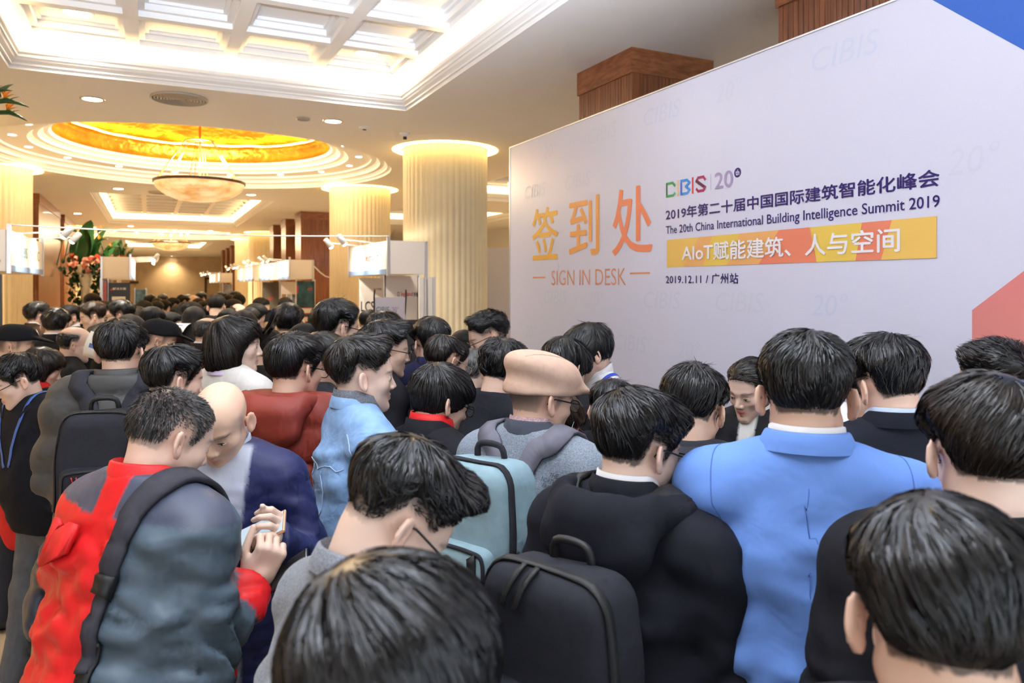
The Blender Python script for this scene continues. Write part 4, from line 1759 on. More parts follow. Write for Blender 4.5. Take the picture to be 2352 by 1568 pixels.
poly('divider', [(u0, v0), (u0 + .004, v0), (u0 + .004, v1), (u0, v1)], ink('grey_line', (.35, .33, .45)))
print_text('20', (1642.4, 434.7), (1683.6, 389.6), ink('lilac', (.33, .27, .48)), weight=.0015)
print_text('20', (1644.4, 432.7), (1681.6, 392.6), M_PRINT, -.012, .0020, 'inline_lettering')
cu, cv = bp(1694.4, 396.3)
poly('badge_disc', [(cu + .026 * math.cos(2 * PI * j / 28), cv + .026 * math.sin(2 * PI * j / 28)) for j in range(28)], ink('indigo', (.014, .004, .13)))
fit_text('lettering', 'th', M_PRINT, sign, (cu - .014, cv - .014), (cu + .014, cv + .015), lift(.0018), .02)
INDIGO = ink('indigo', (.014, .004, .13))
print_text('2019年第二十届中国国际建筑智能化峰会', (1530, 506), (2158, 387), INDIGO, weight=.0018)
print_text('The 20th China International Building Intelligence Summit 2019', (1530, 543), (2158.8, 447), INDIGO, weight=.0006)
print_text('2019.12.11 / 广州站', (1530, 652), (1696, 627), INDIGO, weight=.0012, spacing=1.1)
(u0, v0), (u1, v1) = bp(1532, 614), bp(2152, 496)
GB = [ink('bar_gold', (.74, .47, .11)), ink('bar_amber', (.74, .38, .13)), ink('bar_ochre', (.72, .50, .09)), ink('bar_coral', (.70, .20, .12))]
poly('bar_field', [(u0, v0), (u1, v0), (u1, v1), (u0, v1)], GB[1])
for zi, (t0, t1, t2, t3, m, z) in enumerate(((0, .09, .17, 0, 0, 0), (.13, .24, .30, .20, 1, 1), (.19, .32, .36, .235, 2, 1), (.30, .46, .62, .40, 1, 1), (.44, .655, .63, .52, 3, 2), (.655, .78, .86, .635, 2, 2), (.78, .855, .885, .80, 3, 1), (.855, 1, 1, .885, 0, 3))):
    w_ = u1 - u0
    poly('bar_facet', [(u0 + t0 * w_, v0), (u0 + t1 * w_, v0), (u0 + t2 * w_, v1), (u0 + t3 * w_, v1)], GB[m], .0012 + .0003 * zi)
print_text('AIoT赋能建筑、人与空间', (1568, 600), (2068, 522), ink('white', (.82, .82, .88)), 0, .0045, weight=.0022)
# ================================================================ exhibition booths, posters, flowers
M_PANEL = mat('booth_panel', (0.80, 0.76, 0.73), 0.5)
M_SIGNW = mat('booth_sign_white', (0.86, 0.84, 0.80), 0.4)
M_STRIPE = mat('booth_stripe_blue', (0.16, 0.27, 0.46), 0.4)
M_LAMPW = mat('lamp_white', (0.82, 0.82, 0.82), 0.35)
M_HALO = mat('halogen_glow', (1, .95, .85), emit=((1.0, .90, .72), 30))


def arm_lamp(p, out, lab, power=9, head_dir=None):
    """clamp on a sign top at p, arm reaching along out, head looking back at the sign"""
    p, out = Vector(p), Vector(out)
    o = empty('arm_spotlight', p)
    tag(o, lab, 'spotlight', 'booth arm spotlights')
    e = out * .42 + Vector((0, 0, .035))
    MB().box((-.02, -.025, -.06), (.02, .025, .02)).build('clamp', M_STEEL, o)
    MB().tube([(0, 0, .01), tuple(out * .12 + Vector((0, 0, .02))), tuple(e)], .007, 8).build('arm', M_LAMPW, o, smooth=True)
    d = (head_dir or (Vector((0, 0, -.75)) - out * .65)).normalized()
    MB().tube([tuple(e - d * .06), tuple(e - d * .055), tuple(e + d * .06), tuple(e + d * .062)], [.02, .030, .034, .030], 16).build('lamp_head', M_LAMPW, o, smooth=True)
    t = d.to_track_quat('Z', 'Y').to_matrix().to_4x4()
    b = MB()
    b.lathe([(.030, 0), (.028, .012), (.016, .020), (.001, .022)], n=16)
    bo = b.build('bulb', M_HALO, o, smooth=True)
    bo.matrix_local = Matrix.Translation(e + d * .060) @ t
    if power:
        q = p + e + d * .10
        lamp('SPOT', 'booth_lamp', q, power, (1, .93, .80), target=p + Vector((0, 0, -.2)), spot_size=math.radians(95), spot_blend=.7, shadow_soft_size=.03)
    return o


def booth(x, y0, y1, sg, lab, sign_spans, z0=2.03, z1=2.40, deep=.44, lamps=(), power=9, where='', text=None):
    """fascia along the aisle at x; sg = +1 the sign looks to +x, -1 to -x; the end panel looks at the camera"""
    o = empty('exhibition_booth', (x, y0, 0))
    tag(o, lab, 'booth', 'exhibition booths')
    xo = -sg * deep
    L_ = y1 - y0
    MB().box((min(0, xo), 0, z0), (max(0, xo), .03, z1)).build('end_panel', M_PANEL, o)
    MB().box((min(0, -sg * .02), .03, z0), (max(0, -sg * .02), L_, z1)).build('fascia', M_PANEL, o)
    MB().box((min(-sg * .02, xo), .03, z0), (max(-sg * .02, xo), L_, z0 + .012)).build('soffit_board', M_PANEL, o)
    for a, b in sign_spans:
        MB().box((min(0, sg * .008), a - y0, z0 + .02), (max(0, sg * .008), b - y0, z1 - .012)).build('sign_panel', M_SIGNW, o)
        MB().box((min(0, sg * .011), a - y0, z0 + .0), (max(0, sg * .011), b - y0, z0 + .055)).build('sign_stripe', M_STRIPE, o)
    for (dx, dy) in ((0, .0), (xo, .0), (xo, L_), (0, L_)):
        MB().box((dx - .016, dy - .016, 0 if dx else z0 - .02), (dx + .016, dy + .016, z1 + (.05 if dx == 0 else 0))).build('post', M_STEEL, o)
    for k, y in enumerate(lamps):
        arm_lamp((x + sg * .012, y, z1 - .01), (sg * .95, -.25, 0), f'white arm spotlight on the {where}, ' + ('only' if len(lamps) == 1 else ('first', 'second', 'third', 'fourth', 'fifth', 'sixth', 'seventh')[k]) + ' from the near end', power)
    if text:
        for s, a, b, m in text:
            fr = Matrix(((0, 0, sg, sg * .012), (sg, 0, 0, 0), (0, 1, 0, 0), (0, 0, 0, 1)))
            lo, hi = ((a - y0) * sg, (b - y0) * sg)
            fit_text('lettering', s, m, o, (min(lo, hi), z0 + .14), (max(lo, hi), z0 + .25), fr, .01)
    return o


ink_k, ink_r = ink('black', (.02, .02, .02)), ink('poster_red', (.62, .02, .02))
b1 = booth(2.36, 7.94, 9.72, -1, 'booth with lit white sign in front of the nearest fluted column', [(8.0, 9.70)], lamps=(8.5, 9.2), power=26, where='booth by the fluted column',
           text=[('CIBIS', 9.45, 9.05, ink('logo_mix', (.10, .25, .30))), ('legrand', 8.85, 8.3, ink('poster_red', (.62, .02, .02)))])
b2 = booth(2.40, 14.6, 24.0, -1, 'long row of booths with lit signs before the wooden pillars', [(14.65, 16.0), (17.2, 19.0), (20.1, 22.0), (22.6, 24.0)], lamps=(15.0, 15.7, 17.6, 18.4, 20.6, 21.4, 23.0), power=16, where='long booth row')
b3 = booth(2.45, 31.0, 36.5, -1, 'far booth row near the end wall', [(31.1, 31.8), (33.4, 34.4), (35, 36)], lamps=(31.5, 33.8, 35.5, 36.2), power=12, where='far booth row')
b4 = booth(-1.13, 7.89, 10.15, 1, 'booth with lit white sign at the left edge', [(7.95, 10.1)], lamps=(8.45, 9.35), power=26, where='booth at the left edge',
           text=[('CIBIS', 8.5, 8.9, ink('logo_mix', (.10, .25, .30))), ('BL\u00b7OC', 9.2, 9.8, ink('olive', (.30, .30, .10)))])
b5 = booth(-.31, 14.5, 18.4, 1, 'booth with a bank of bright lamps beside the flowers', [(14.6, 18.3)], lamps=(14.9, 15.6, 16.3, 17.0, 17.7), power=16, where='booth beside the flowers')
# end panel mark of the left booth
fr = Matrix(((1, 0, 0, 0), (0, 0, -1, -.004), (0, 1, 0, 0), (0, 0, 0, 1)))
fit_text('lettering', '\u300b\u300b\u300b', ink_k, b4, (-.20, 2.10), (-.06, 2.14), fr, 0)
fit_text('lettering', 'AI', ink_k, b4, (-.16, 2.20), (-.09, 2.25), fr, 0)


def poster(name, lab, x0, x1, y, z0, z1, m, marks=(), th=.012, stand=False):
    """an upright printed sheet looking at the camera (-y)"""
    o = empty(name, ((x0 + x1) / 2, y, 0))
    tag(o, lab, 'poster')
    h = (x1 - x0) / 2
    MB().box((-h, 0, z0), (h, th, z1)).build('sheet', m, o)
    k = 0
    for mk in marks:
        k += 1
        if mk[0] == 'text':
            _, s, u0, v0, u1, v1, im, bd = mk
            fit_text('lettering', s, im, o, (u0, v0), (u1, v1), Matrix(((1, 0, 0, 0), (0, 0, -1, -.002), (0, 1, 0, 0), (0, 0, 0, 1))), bd)
        else:
            _, u0, v0, u1, v1, im = mk
            MB().box((u0, -.0006 - .0004 * k, v0), (u1, -.0002, v1)).build('printed_block', im, o)
    if z0 < .3:
        MB().box((-h, -.06, 0), (h, .08, .05)).build('base', M_STEEL, o)
    else:
        for sx in (-1, 1):
            MB().box((sx * h - .012, 0, 0), (sx * h + .012, .02, z1 + .03)).build('post', M_STEEL, o)
    return o


M_TEALP = mat('poster_teal', (.02, .09, .13), .3, vary=(6, .8))
M_DARKP = mat('poster_dark', (.03, .03, .035), .35)
M_GREYP = mat('poster_grey', (.10, .09, .08), .4, vary=(4, .3))
M_PALEP = mat('poster_pale', (.78, .70, .64), .4)
M_LILACP = mat('poster_lilac', (.66, .61, .68), .35)
ink_w = ink('poster_white', (.80, .80, .80))
ink_b = ink('poster_blue', (.02, .30, .60))
ink_g = ink('poster_grey_text', (.35, .33, .31))
poster('wall_poster', 'teal night-city poster with red title strips', 2.52, 2.86, 14.55, .35, 1.99, M_TEALP, [('blk', -.13, 1.36, .13, 1.48, ink_r), ('blk', -.125, 1.375, .125, 1.465, ink_w), ('blk', -.13, 1.20, .04, 1.31, ink_r), ('blk', -.125, 1.215, .035, 1.295, ink_w), ('text', 'AIOT', .03, 1.80, .13, 1.86, ink_r, .01), ('blk', -.17, 1.75, -.14, 1.9, ink_r)])
poster('wall_poster', 'white poster with rows of product pictures', 2.50, 2.84, 16.4, .35, 1.99, M_PALEP, [('blk', -.14, 1.45, -.05, 1.72, ink('picture_brown', (.35, .18, .08))), ('blk', -.03, 1.45, .05, 1.72, ink('picture_grey', (.3, .3, .3))), ('blk', .07, 1.45, .14, 1.72, ink('picture_slate', (.15, .17, .2))), ('blk', -.14, 1.1, .0, 1.38, ink('picture_rust', (.4, .15, .06)))])
poster('wall_poster', 'dark grey poster with small red word', 2.50, 2.90, 19.2, .35, 1.99, M_GREYP, [('text', 'LED', -.06, 1.55, .06, 1.62, ink_r, .01)])
poster('wall_poster', 'grey framed sheet in the far booth', 2.52, 2.86, 30.6, .35, 1.95, mat('poster_blue_grey', (.2, .22, .28), .4, vary=(5, .4)))
poster('brand_poster', 'pale poster with red brand name under the nearest booth sign', 2.50, 2.92, 8.55, .3, 2.02, M_PALEP, [('text', 'legrand', -.01, 1.76, .135, 1.83, ink_r, .012), ('text', '罗格', .145, 1.765, .205, 1.82, ink_k, .015), ('blk', -.055, 1.775, -.03, 1.825, ink_k), ('blk', -.05, 1.78, -.035, 1.82, M_PALEP), ('blk', .03, .4, .21, 1.49, M_DARKP), ('text', 'IoT时代', .035, 1.28, .20, 1.37, ink_b, .02)])
poster('rollup_banner', 'pale roll-up banner lettered in black with blue badge', 2.40, 2.70, 9.35, .05, 2.0, M_PALEP, [('text', 'LCS', -.13, 1.57, .045, 1.70, ink_k, .01), ('text', '3', .075, 1.60, .115, 1.68, ink_w, .02), ('text', 'legrand', .03, 1.845, .09, 1.87, ink_r, .01), ('text', '罗格朗', .095, 1.845, .14, 1.87, ink_k, .01), ('blk', -.13, 1.44, .04, 1.52, ink_g)])
bd = MB()
bd.disc((0, 0, 0), .042, 24, down=False)
bo = bd.build('badge_disc', ink_b, bpy.data.objects['rollup_banner'])
bo.matrix_local = Matrix.Translation((.095, -.0012, 1.64)) @ Matrix.Rotation(PI / 2, 4, 'X')
xst = poster('banner_stand', 'lilac summit banner on a clip stand in front of the brand poster', 2.00, 2.32, 7.2, .25, 1.785, M_LILACP, [('text', 'CIBIS', -.145, 1.63, -.01, 1.69, ink('logo_mix', (.10, .25, .30)), .01), ('text', '20\u00b0', .02, 1.63, .09, 1.69, ink('lilac', (.33, .27, .48)), .0), ('text', '化峰会', .02, 1.54, .14, 1.58, INDIGO, .015), ('text', '2019年第二十届', -.145, 1.54, .01, 1.58, INDIGO, .015), ('text', 'Summit 2019', .02, 1.50, .14, 1.525, ink_g, 0)])
for sx in (-1, 1):
    MB().tube([(sx * .15, .02, 1.4), (sx * .165, -.005, 1.80), (sx * .16, -.01, 1.86)], .008, 6).build('clip', BAGT if 'BAGT' in globals() else M_BLACKHOLE, xst)
poster('rollup_banner', 'tall dark roll-up banner with white title under the bright booth', -.62, -.30, 13.9, .05, 1.95, M_DARKP, [('blk', -.11, 1.66, .09, 1.72, ink_w), ('text', '解决方案', -.10, 1.83, .10, 1.87, ink_w, .01), ('blk', -.13, 1.82, -.105, 1.85, ink_r), ('blk', -.10, 1.55, .10, 1.56, ink_g), ('blk', -.10, 1.50, .10, 1.51, ink_g), ('blk', -.10, 1.45, .10, 1.46, ink_g), ('blk', -.10, 1.40, .10, 1.41, ink_g)])
poster('wall_poster', 'narrow red and violet picture strip below the bright booth', -.77, -.66, 14.62, .3, 2.0, mat('poster_violet', (.35, .25, .40), .4, vary=(5, .5)), [('blk', -.01, .8, .03, 1.95, ink('picture_pink', (.6, .15, .16)))])
poster('wall_poster', 'small dark abstract poster far along the bright booth', -.28, -.08, 17.2, .4, 1.82, mat('poster_abstract', (.05, .10, .12), .4, vary=(9, .9)))
# blue display screen at the left edge
sc = empty('display_screen', (-1.52, 7.72, 0))
tag(sc, 'glowing blue display screen under the left booth sign', 'screen')
MB().box((-.36, 0, .5), (.36, .05, 2.0)).build('cabinet', M_DARKP, sc)
MB().box((-.34, -.006, 1.60), (.335, 0, 1.95)).build('screen', mat('screen_blue_glow', (.02, .02, .3), emit=((.05, .06, .95), 1.3)), sc)
m = mat('screen_white_glow', (.5, .5, .8), emit=((.55, .75, 1), 2.2))
for k in range(14):
    for c_ in (.285, .16):
        MB().box((c_, -.009, 1.615 + k * .024), (c_ + .022, -.006, 1.63 + k * .024)).build('screen_light', m, sc)
MB().tube([(-.36, -.02, .5), (.36, -.02, .5)], .01).build('shelf_rail', M_STEEL, sc)
# cable across the aisle
cb = MB()
pts = [(-1.13 + 3.49 * t, 7.92, 2.445 - .10 * math.sin(PI * t) * .35) for t in [k / 24 for k in range(25)]]
cb.tube(pts, .006, 6)
tag(cb.build('hanging_cable', M_LAMPW, smooth=True), 'thin white cable strung across the aisle between the first booths', 'cable')
cb = MB()
cb.tube([tuple(on_y(718, 608, 14.6)), tuple(on_y(735, 625, 14.62)), tuple(on_y(747, 634, 14.63)), tuple(on_y(757, 637, 14.65))], .012, 6)
tag(cb.build('power_lead', M_LAMPW, smooth=True), 'white plug lead drooping from the long booth row', 'cable')
# partition beside the backdrop
pt = empty('partition_panel', (4.6, 9.9, 0))
tag(pt, 'grey beige partition panels between fluted column and backdrop', 'partition')
for k in range(4):
    MB().box((-.9 + k * .62, 0, 0), (-.32 + k * .62, .03, 2.46)).build('panel', mat('partition_beige', (.62, .55, .52), .5), pt)
    MB().box((-.32 + k * .62, -.012, 0), (-.28 + k * .62, .042, 2.5)).build('post', M_STEEL, pt)
# pale folded boards leaning at the booth corner
for k, (px_, lab) in enumerate(((972, 'pale folded board leaning on the booth post, left one'), (992, 'pale folded board leaning on the booth post, right one'))):
    q = on_y(px_, 640, 7.75)
    o = empty('folded_board', (q.x, 7.75, 0))
    tag(o, lab, 'board')
    MB().box((-.045, 0, 0), (.030, .03, 1.99)).build('sheet', M_SIGNW, o)
    MB().box((.006, -.004, 0), (.014, .0, 1.99)).build('edge', M_STEEL, o)
    MB().box((.030, -.006, 0), (.040, .035, 2.0)).build('edge', M_STEEL, o)

# ---- flower arrangements
M_LEAF = mat('leaf_green', (.018, .085, .022), .38, vary=(5, .35))
M_LEAFD = mat('ivy_green', (.012, .050, .014), .5, vary=(9, .4))
M_ORANGE = mat('flower_orange', (.72, .20, .03), .5)
M_YEL = mat('flower_yellow', (.80, .45, .04), .5)
M_PINK = mat('flower_pink', (.75, .32, .25), .55, vary=(30, .25))
M_REDF = mat('flower_red', (.60, .07, .03), .45)
M_VIOLET = mat('flower_violet', (.06, .015, .10), .5)
M_VASE = mat('pedestal_cream', (.72, .66, .56), .4)


def paddle(L, w, bend, fold=.25, n=12):
    """a long blade leaf growing along +z, arching to +y"""
    V, F = [], []
    for i in range(n + 1):
        t = i / n
        a = bend * t * t
        c = Vector((0, math.sin(a) * L * t, math.cos(a) * L * t))
        ww = w * math.sin(PI * min(1, t * .93 + .07)) ** .6 * (1 - .25 * t) if t < 1 else 0.001
        for k in range(-2, 3):
            x = k / 2 * ww / 2
            V.append((x, c.y + abs(x) * fold, c.z))
    for i in range(n):
        for k in range(4):
            F.append((i * 5 + k, i * 5 + k + 1, i * 5 + k + 6, i * 5 + k + 5))
    return np.array(V), F


def put(o, name, VF, m, loc, rz, tilt, parent):
    ob = from_arrays(name, VF[0], VF[1], m, parent)
    ob.matrix_local = Matrix.Translation(loc) @ Matrix.Rotation(rz, 4, 'Z') @ Matrix.Rotation(tilt, 4, 'X')
    return ob


def strelitzia(parent, loc, rz, tilt, s=1.0):
    st = MB()
    st.tube([(0, 0, -.5 * s), (0, 0, 0)], .010 * s, 6)
    st.tube([(0, 0, 0), (0, .10 * s, .025 * s), (0, .20 * s, .01 * s), (0, .28 * s, -.012 * s)], [.020 * s, .022 * s, .012 * s, .002 * s], 8)
    o = st.build('bird_flower', M_LEAF, parent, smooth=True)
    o.matrix_local = Matrix.Translation(loc) @ Matrix.Rotation(rz, 4, 'Z') @ Matrix.Rotation(tilt, 4, 'X')
    for k in range(5):
        V, F = paddle(.13 * s * (1 - .08 * k), .035 * s, .25, n=5)
        p = from_arrays('petal', V, F, M_ORANGE if k % 2 else M_YEL, o)
        p.matrix_local = Matrix.Translation((0, .05 * s + .01 * k * s, .02 * s)) @ Matrix.Rotation((-.8 + .4 * k), 4, 'X')
    V, F = paddle(.11 * s, .02 * s, .2, n=4)
    p = from_arrays('blue_petal', V, F, M_VIOLET, o)
    p.matrix_local = Matrix.Translation((.004, .10 * s, .02 * s)) @ Matrix.Rotation(-.95, 4, 'X')
    return o


def bloom(parent, loc, r, m, seed):
    rr = random.Random(seed)
    b = MB()
    for ring, (k, e) in enumerate(((6, 1.0), (5, .72), (3, .45))):
        for j in range(k):
            a = 2 * PI * (j + .4 * ring) / k
            c = Vector((math.cos(a) * r * e * .55, math.sin(a) * r * e * .55, r * .25 * ring))
            u = Vector((-math.sin(a), math.cos(a), 0))
            v = Vector((math.cos(a) * .35, math.sin(a) * .35, 1)).normalized()
            q = [c - u * r * .5 * e, c + u * r * .5 * e, c + u * r * .55 * e + v * r * .7, c + v * r * .9, c - u * r * .55 * e + v * r * .7]
            b.add([tuple(x) for x in q], [(0, 1, 2, 3, 4)])
    o = b.build('rose', m, parent)
    o.matrix_local = Matrix.Translation(loc) @ Matrix.Rotation(rr.uniform(0, 6), 4, 'Z') @ Matrix.Rotation(rr.uniform(.5, 1.3), 4, 'X')


def arrangement(lab, px, py, d, s=1.0, seed=1, full=True, zbase=None):
    c = at(px, py, d)                       # heart of the bouquet
    o = empty('flower_arrangement', (c.x, c.y, 0), -TH)
    tag(o, lab, 'flower arrangement', 'lobby flower arrangements')
    z = c.z
    rr = random.Random(seed)
    pb = MB()
    pb.lathe([(.22 * s, 0), (.22 * s, .06), (.11 * s, .10), (.085 * s, z - .6 * s), (.12 * s, z - .35 * s), (.20 * s, z - .12 * s), (.17 * s, z - .08 * s)], n=28)
    pb.build('pedestal_vase', M_VASE, o, smooth=True)
    for (x, h, w, tl, rz) in ((-.07, .95, .42, .05, .1), (.12, .78, .34, .10, -.5), (.36, .62, .30, .35, -.35), (-.22, .55, .22, .30, .6), (.02, .70, .30, -.25, 2.6)):
        put(o, 'paddle_leaf', paddle(h * s, w * s, .35), M_LEAF, (x * s, 0, z + .02), rz, -tl, o)
    for (x, y, h, rz) in ((-.28, -.1, .50, 1.3), (-.02, -.16, .58, 1.9), (-.05, -.17, .46, 1.2), (.30, -.1, .62, -1.2), (.30, -.14, .40, -1.8), (.50, -.1, .26, -1.4), (-.40, -.12, .42, 1.5)):
        strelitzia(o, (x * s, y * s, z + h * s), rz, .25, s)
    if full:
        for k in range(16):
            a = rr.uniform(-.42, .5)
            bloom(o, (a * s, -.16 * s - rr.uniform(0, .1), z + rr.uniform(-.22, .10) * s), rr.uniform(.05, .085) * s, (M_PINK, M_PINK, M_REDF, M_PINK)[k % 4], seed * 40 + k)
        for k in range(285):
            a, b = rr.uniform(-1, 1), rr.random()
            if k < 120:
                loc = (a * .46 * s, rr.uniform(-.22, .2) * s, z + rr.uniform(-.28, .12) * s)
            else:
                loc = (rr.choice((-.12, .30)) * s + a * .11 * s, rr.uniform(-.2, -.02) * s, z - .15 * s - b * .75 * s)
            put(o, 'leaf', paddle(rr.uniform(.09, .17) * s, .085 * s, .6, n=3), M_LEAFD, loc, rr.uniform(0, 6.3), rr.uniform(.3, 2.6), o)
    return o


arrangement('tall bouquet of big leaves and orange flowers beside the bright booth', 197, 602, 13.9, .92, 3)
arrangement('smaller far bouquet past the bright booth lamps', 273, 594, 27.0, .8, 5)
nb = arrangement('orange strelitzia bouquet reaching in at the left edge', -120, 275, 5.2, .62, 8, full=False)
zn = at(-120, 275, 5.2).z
strelitzia(nb, (.34, -.02, zn + .12), -1.50, -.10, .85)
strelitzia(nb, (.33, .04, zn + .06), -1.65, -.25, .80)
# ================================================================ the crowd, nearest first
BLK = (.012, .012, .015)
WHITE = fabric('white_shirt', (.80, .80, .82), kind='suit')
PALEBLUE = fabric('pale_blue_shirt', (.50, .60, .80), kind='suit')
S1, S2, S3 = (.72, .49, .375), (.67, .44, .325), (.76, .545, .435)

# --- big heads along the lower edge
F_ = person(900, 1276, .67, 12, 'person nearest the camera, glossy long black mop seen from above', pitch=16, lean=3, lod=0,
            hair=dict(style='mop', top=.034, side=.030, back=.034, len=.085, lift=.03, mess=.20, n=9000, swirl=.75, crown=(-.030, -.035, .128)), coat=dict(color=(.16, .16, .18), t=.012), skin=S1)
E_ = person(2165, 1142, .78, -6, 'person with glossy black hair and dark coat in the bottom right corner', pitch=20, lean=2, lod=0,
            hair=dict(style='short', top=.030, side=.022, back=.026, len=.070, lift=.04, mess=.20, n=8500, swirl=.7, crown=(-.012, -.055, .120)), coat=dict(color=(.016, .016, .022), t=.022), skin=S2,
            collar=(('crew', fabric('dark_crew', (.012, .012, .014))),), build=dict(w=1.12))
G_ = person(915, 1016, 1.24, 62, 'man in grey collared shirt bowing his head, black glasses', head=72, pitch=44, roll=0, lean=12, lod=0,
            hair=dict(style='under', top=.034, side=.012, back=.020, quiff=.022, len=.060, lift=.10, mess=.30, n=6500, crown=(0, -.055, .12)), glasses='black', skin=S3,
            coat=dict(color=(.17, .18, .205), t=.012, kind='fleece', name='shirt', fold=.011, arms=('phone', 'phone')), collar=(('lapel', fabric('grey_shirt_collar', (.17, .18, .205), kind='fleece')),))
# --- the sign-in queue
BLUE = fabric('sky_blue_suit', (.145, .275, .66), kind='suit')
A_ = person(1850, 757, 1.55, -3, 'tall man in a sky blue suit seen from behind', pitch=14, lean=2, lod=0, skin=S2,
            hair=dict(style='short', top=.024, side=.013, back=.016, len=.040, lift=.10, mess=.35, n=6500, color='black', swirl=.8), coat=dict(mat=BLUE, t=.014, fold=.010, hem=.70, arms=('front', 'front')),
            collar=(('shirt', WHITE), ('lapel', BLUE)), build=dict(w=1.06, pad=.012))
worn(A_, 'back_seam', cord(A_['coat_fn'], [(0, -.2, 1.42), (0, -.2, 1.2), (0, -.2, 1.0), (0, -.2, .75)], .0011, 40, -.0004), fabric('seam_blue', (.07, .14, .40), kind='suit'))
BSUIT = fabric('black_suit', (.010, .012, .020), kind='suit')
B_ = person(2026, 768, 2.02, -26, 'man in black suit with pale blue collar beside the blue suit', head=-50, pitch=20, lean=3, lod=0, skin=S1,
            hair=dict(style='short', top=.034, side=.010, back=.020, len=.050, lift=.14, mess=.30, n=5200, color='black', cow=.10, swirl=.6), coat=dict(mat=BSUIT, t=.014, arms=('front', 'front')), collar=(('shirt', PALEBLUE), ('lapel', BSUIT)), build=dict(w=1.08, pad=.010))
C_ = person(2270, 853, 1.24, -8, 'man with thick dark hair and black hooded jacket at the right edge', head=-16, pitch=12, lean=2, lod=0, skin=S3,
            hair=dict(style='short', top=.030, side=.018, back=.024, len=.055, lift=.08, mess=.26, n=6500, color='brownblack'), coat=dict(color=(.013, .013, .017), t=.024), collar=(('hood', fabric('black_hood', (.011, .011, .015)), .85),), build=dict(w=1.05))
D_ = person(2285, 778, 2.35, -55, 'man with bristly upright black hair in front of the red print', pitch=14, lod=1, skin=S2,
            hair=dict(style='under', top=.030, side=.012, len=.030, lift=.4, mess=.4, n=4200, comb=(0, .7, .9)), coat=dict(color=(.055, .010, .018), t=.016))
HOODC = fabric('black_coat', (.011, .012, .018), kind='wool')
H_ = person(1466, 890, 1.64, 30, 'man in black hooded coat with white shirt collar and glasses', head=48, pitch=16, lean=4, lod=0, skin=S3,
            hair=dict(style='short', top=.030, side=.011, back=.015, quiff=.012, len=.058, lift=.10, mess=.30, n=6500, swirl=.9, crown=(-.012, -.05, .122)), glasses='black',
            coat=dict(mat=HOODC, t=.022, fold=.012, arms=('down', 'front')), collar=(('shirt', WHITE), ('lapel', HOODC), ('hood', HOODC, 1.06)), build=dict(w=1.08))
BAGK = fabric('charcoal_canvas', (.022, .023, .030), kind='wool')
BAGT = mat('black_webbing', (.008, .008, .009), .6)
backpack(H_, 'charcoal backpack with red and white badge on the black hooded coat', (BAGK, fabric('charcoal_canvas_front', (.018, .019, .025)), BAGT), w=.33, h=.50, dp=.17, zc=1.10)
I_ = person(1592, 836, 2.10, 8, 'man in charcoal hoodie with a cowlick of loose hair', head=14, pitch=22, lean=5, lod=0, skin=S2,
            hair=dict(style='short', top=.028, side=.010, back=.016, len=.055, lift=.12, mess=.32, n=5200, cow=.10), coat=dict(color=(.024, .026, .033), t=.022), collar=(('hood', fabric('charcoal_hoodie', (.030, .031, .038)), .98),))
FLEECE = fabric('grey_fleece', (.215, .25, .30), kind='fleece')
J_ = person(1238, 812, 2.22, 32, 'man in tan flat cap and heather grey coat with teal backpack', head=58, pitch=10, lean=5, feat=1, lod=0, skin=S2, glasses='black',
            hair=dict(style='fade', top=.004, side=.006, back=.006, len=.02, n=1500, topz=.150, lift=.05), coat=dict(mat=FLEECE, t=.024, fold=.008, arms=('down', 'front')),
            collar=(('lapel', fabric('slate_collar', (.065, .072, .095), kind='suit')), ('shirt', fabric('check_shirt', (.50, .34, .36), kind='knit'))), build=dict(w=1.10))
flat_cap(J_, fabric('tan_suede', (.54, .365, .275), kind='wool'))
TEAL = fabric('teal_canvas', (.225, .335, .38), kind='wool')
GREYW = fabric('grey_webbing', (.16, .155, .19), kind='wool')
backpack(J_, 'pale teal backpack with dark piping on the heather grey coat', (TEAL, fabric('teal_canvas_front', (.25, .37, .41)), fabric('charcoal_trim', (.028, .029, .036))), w=.30, h=.48, dp=.20, zc=1.16, strap_m=GREYW)
K_ = person(828, 768, 2.5, 72, 'young man in pale denim jacket with grey knit collar', head=80, pitch=4, lean=1, feat=1, lod=0, skin=S3,
            hair=dict(style='under', top=.034, side=.014, back=.020, quiff=.014, len=.060, lift=.10, mess=.38, n=5200, color='brownblack'),
            coat=dict(mat=fabric('denim', (.24, .40, .66), kind='denim'), t=.020, fold=.010, arms=('down', 'front')), collar=(('turtle', fabric('grey_knit', (.17, .18, .21), kind='knit')), ('lapel', fabric('denim_collar', (.26, .43, .69), kind='denim'))))
for pts in ([(-.17, -.2, 1.30), (0, -.2, 1.27), (.17, -.2, 1.30)], [(.06, -.2, 1.27), (.055, -.2, 1.0), (.05, -.2, .76)], [(.15, -.12, 1.40), (.2, -.02, 1.30), (.19, .03, 1.22)], [(-.06, -.2, 1.27), (-.055, -.2, 1.0), (-.05, -.2, .76)], [(.20, .1, 1.29), (.12, .2, 1.27), (.03, .2, 1.27)]):
    worn(K_, 'seam', cord(K_['coat_fn'], pts, .0018, 30), fabric('denim_thread', (.42, .56, .76), kind='suit'))
PUF = fabric('rust_red_down', (.235, .030, .018), kind='nylon', rough=.6)
L_ = person(676, 763, 2.72, 35, 'man in rust red hooded down jacket with glasses', head=50, pitch=8, lean=2, lod=0, skin=S2, glasses='black',
            hair=dict(style='short', top=.026, side=.014, back=.020, len=.055, lift=.09, mess=.28, n=5200, swirl=.9), coat=dict(mat=PUF, t=.042, quilt=.125, hem=.55, arms=('down', 'down')), collar=(('hood', PUF, 1.12),), build=dict(w=1.02))


M_ARMS = (((.285, -.03, 1.12), (.13, .24, 1.17)), ((.205, .03, 1.09), (.160, .185, 1.215)))


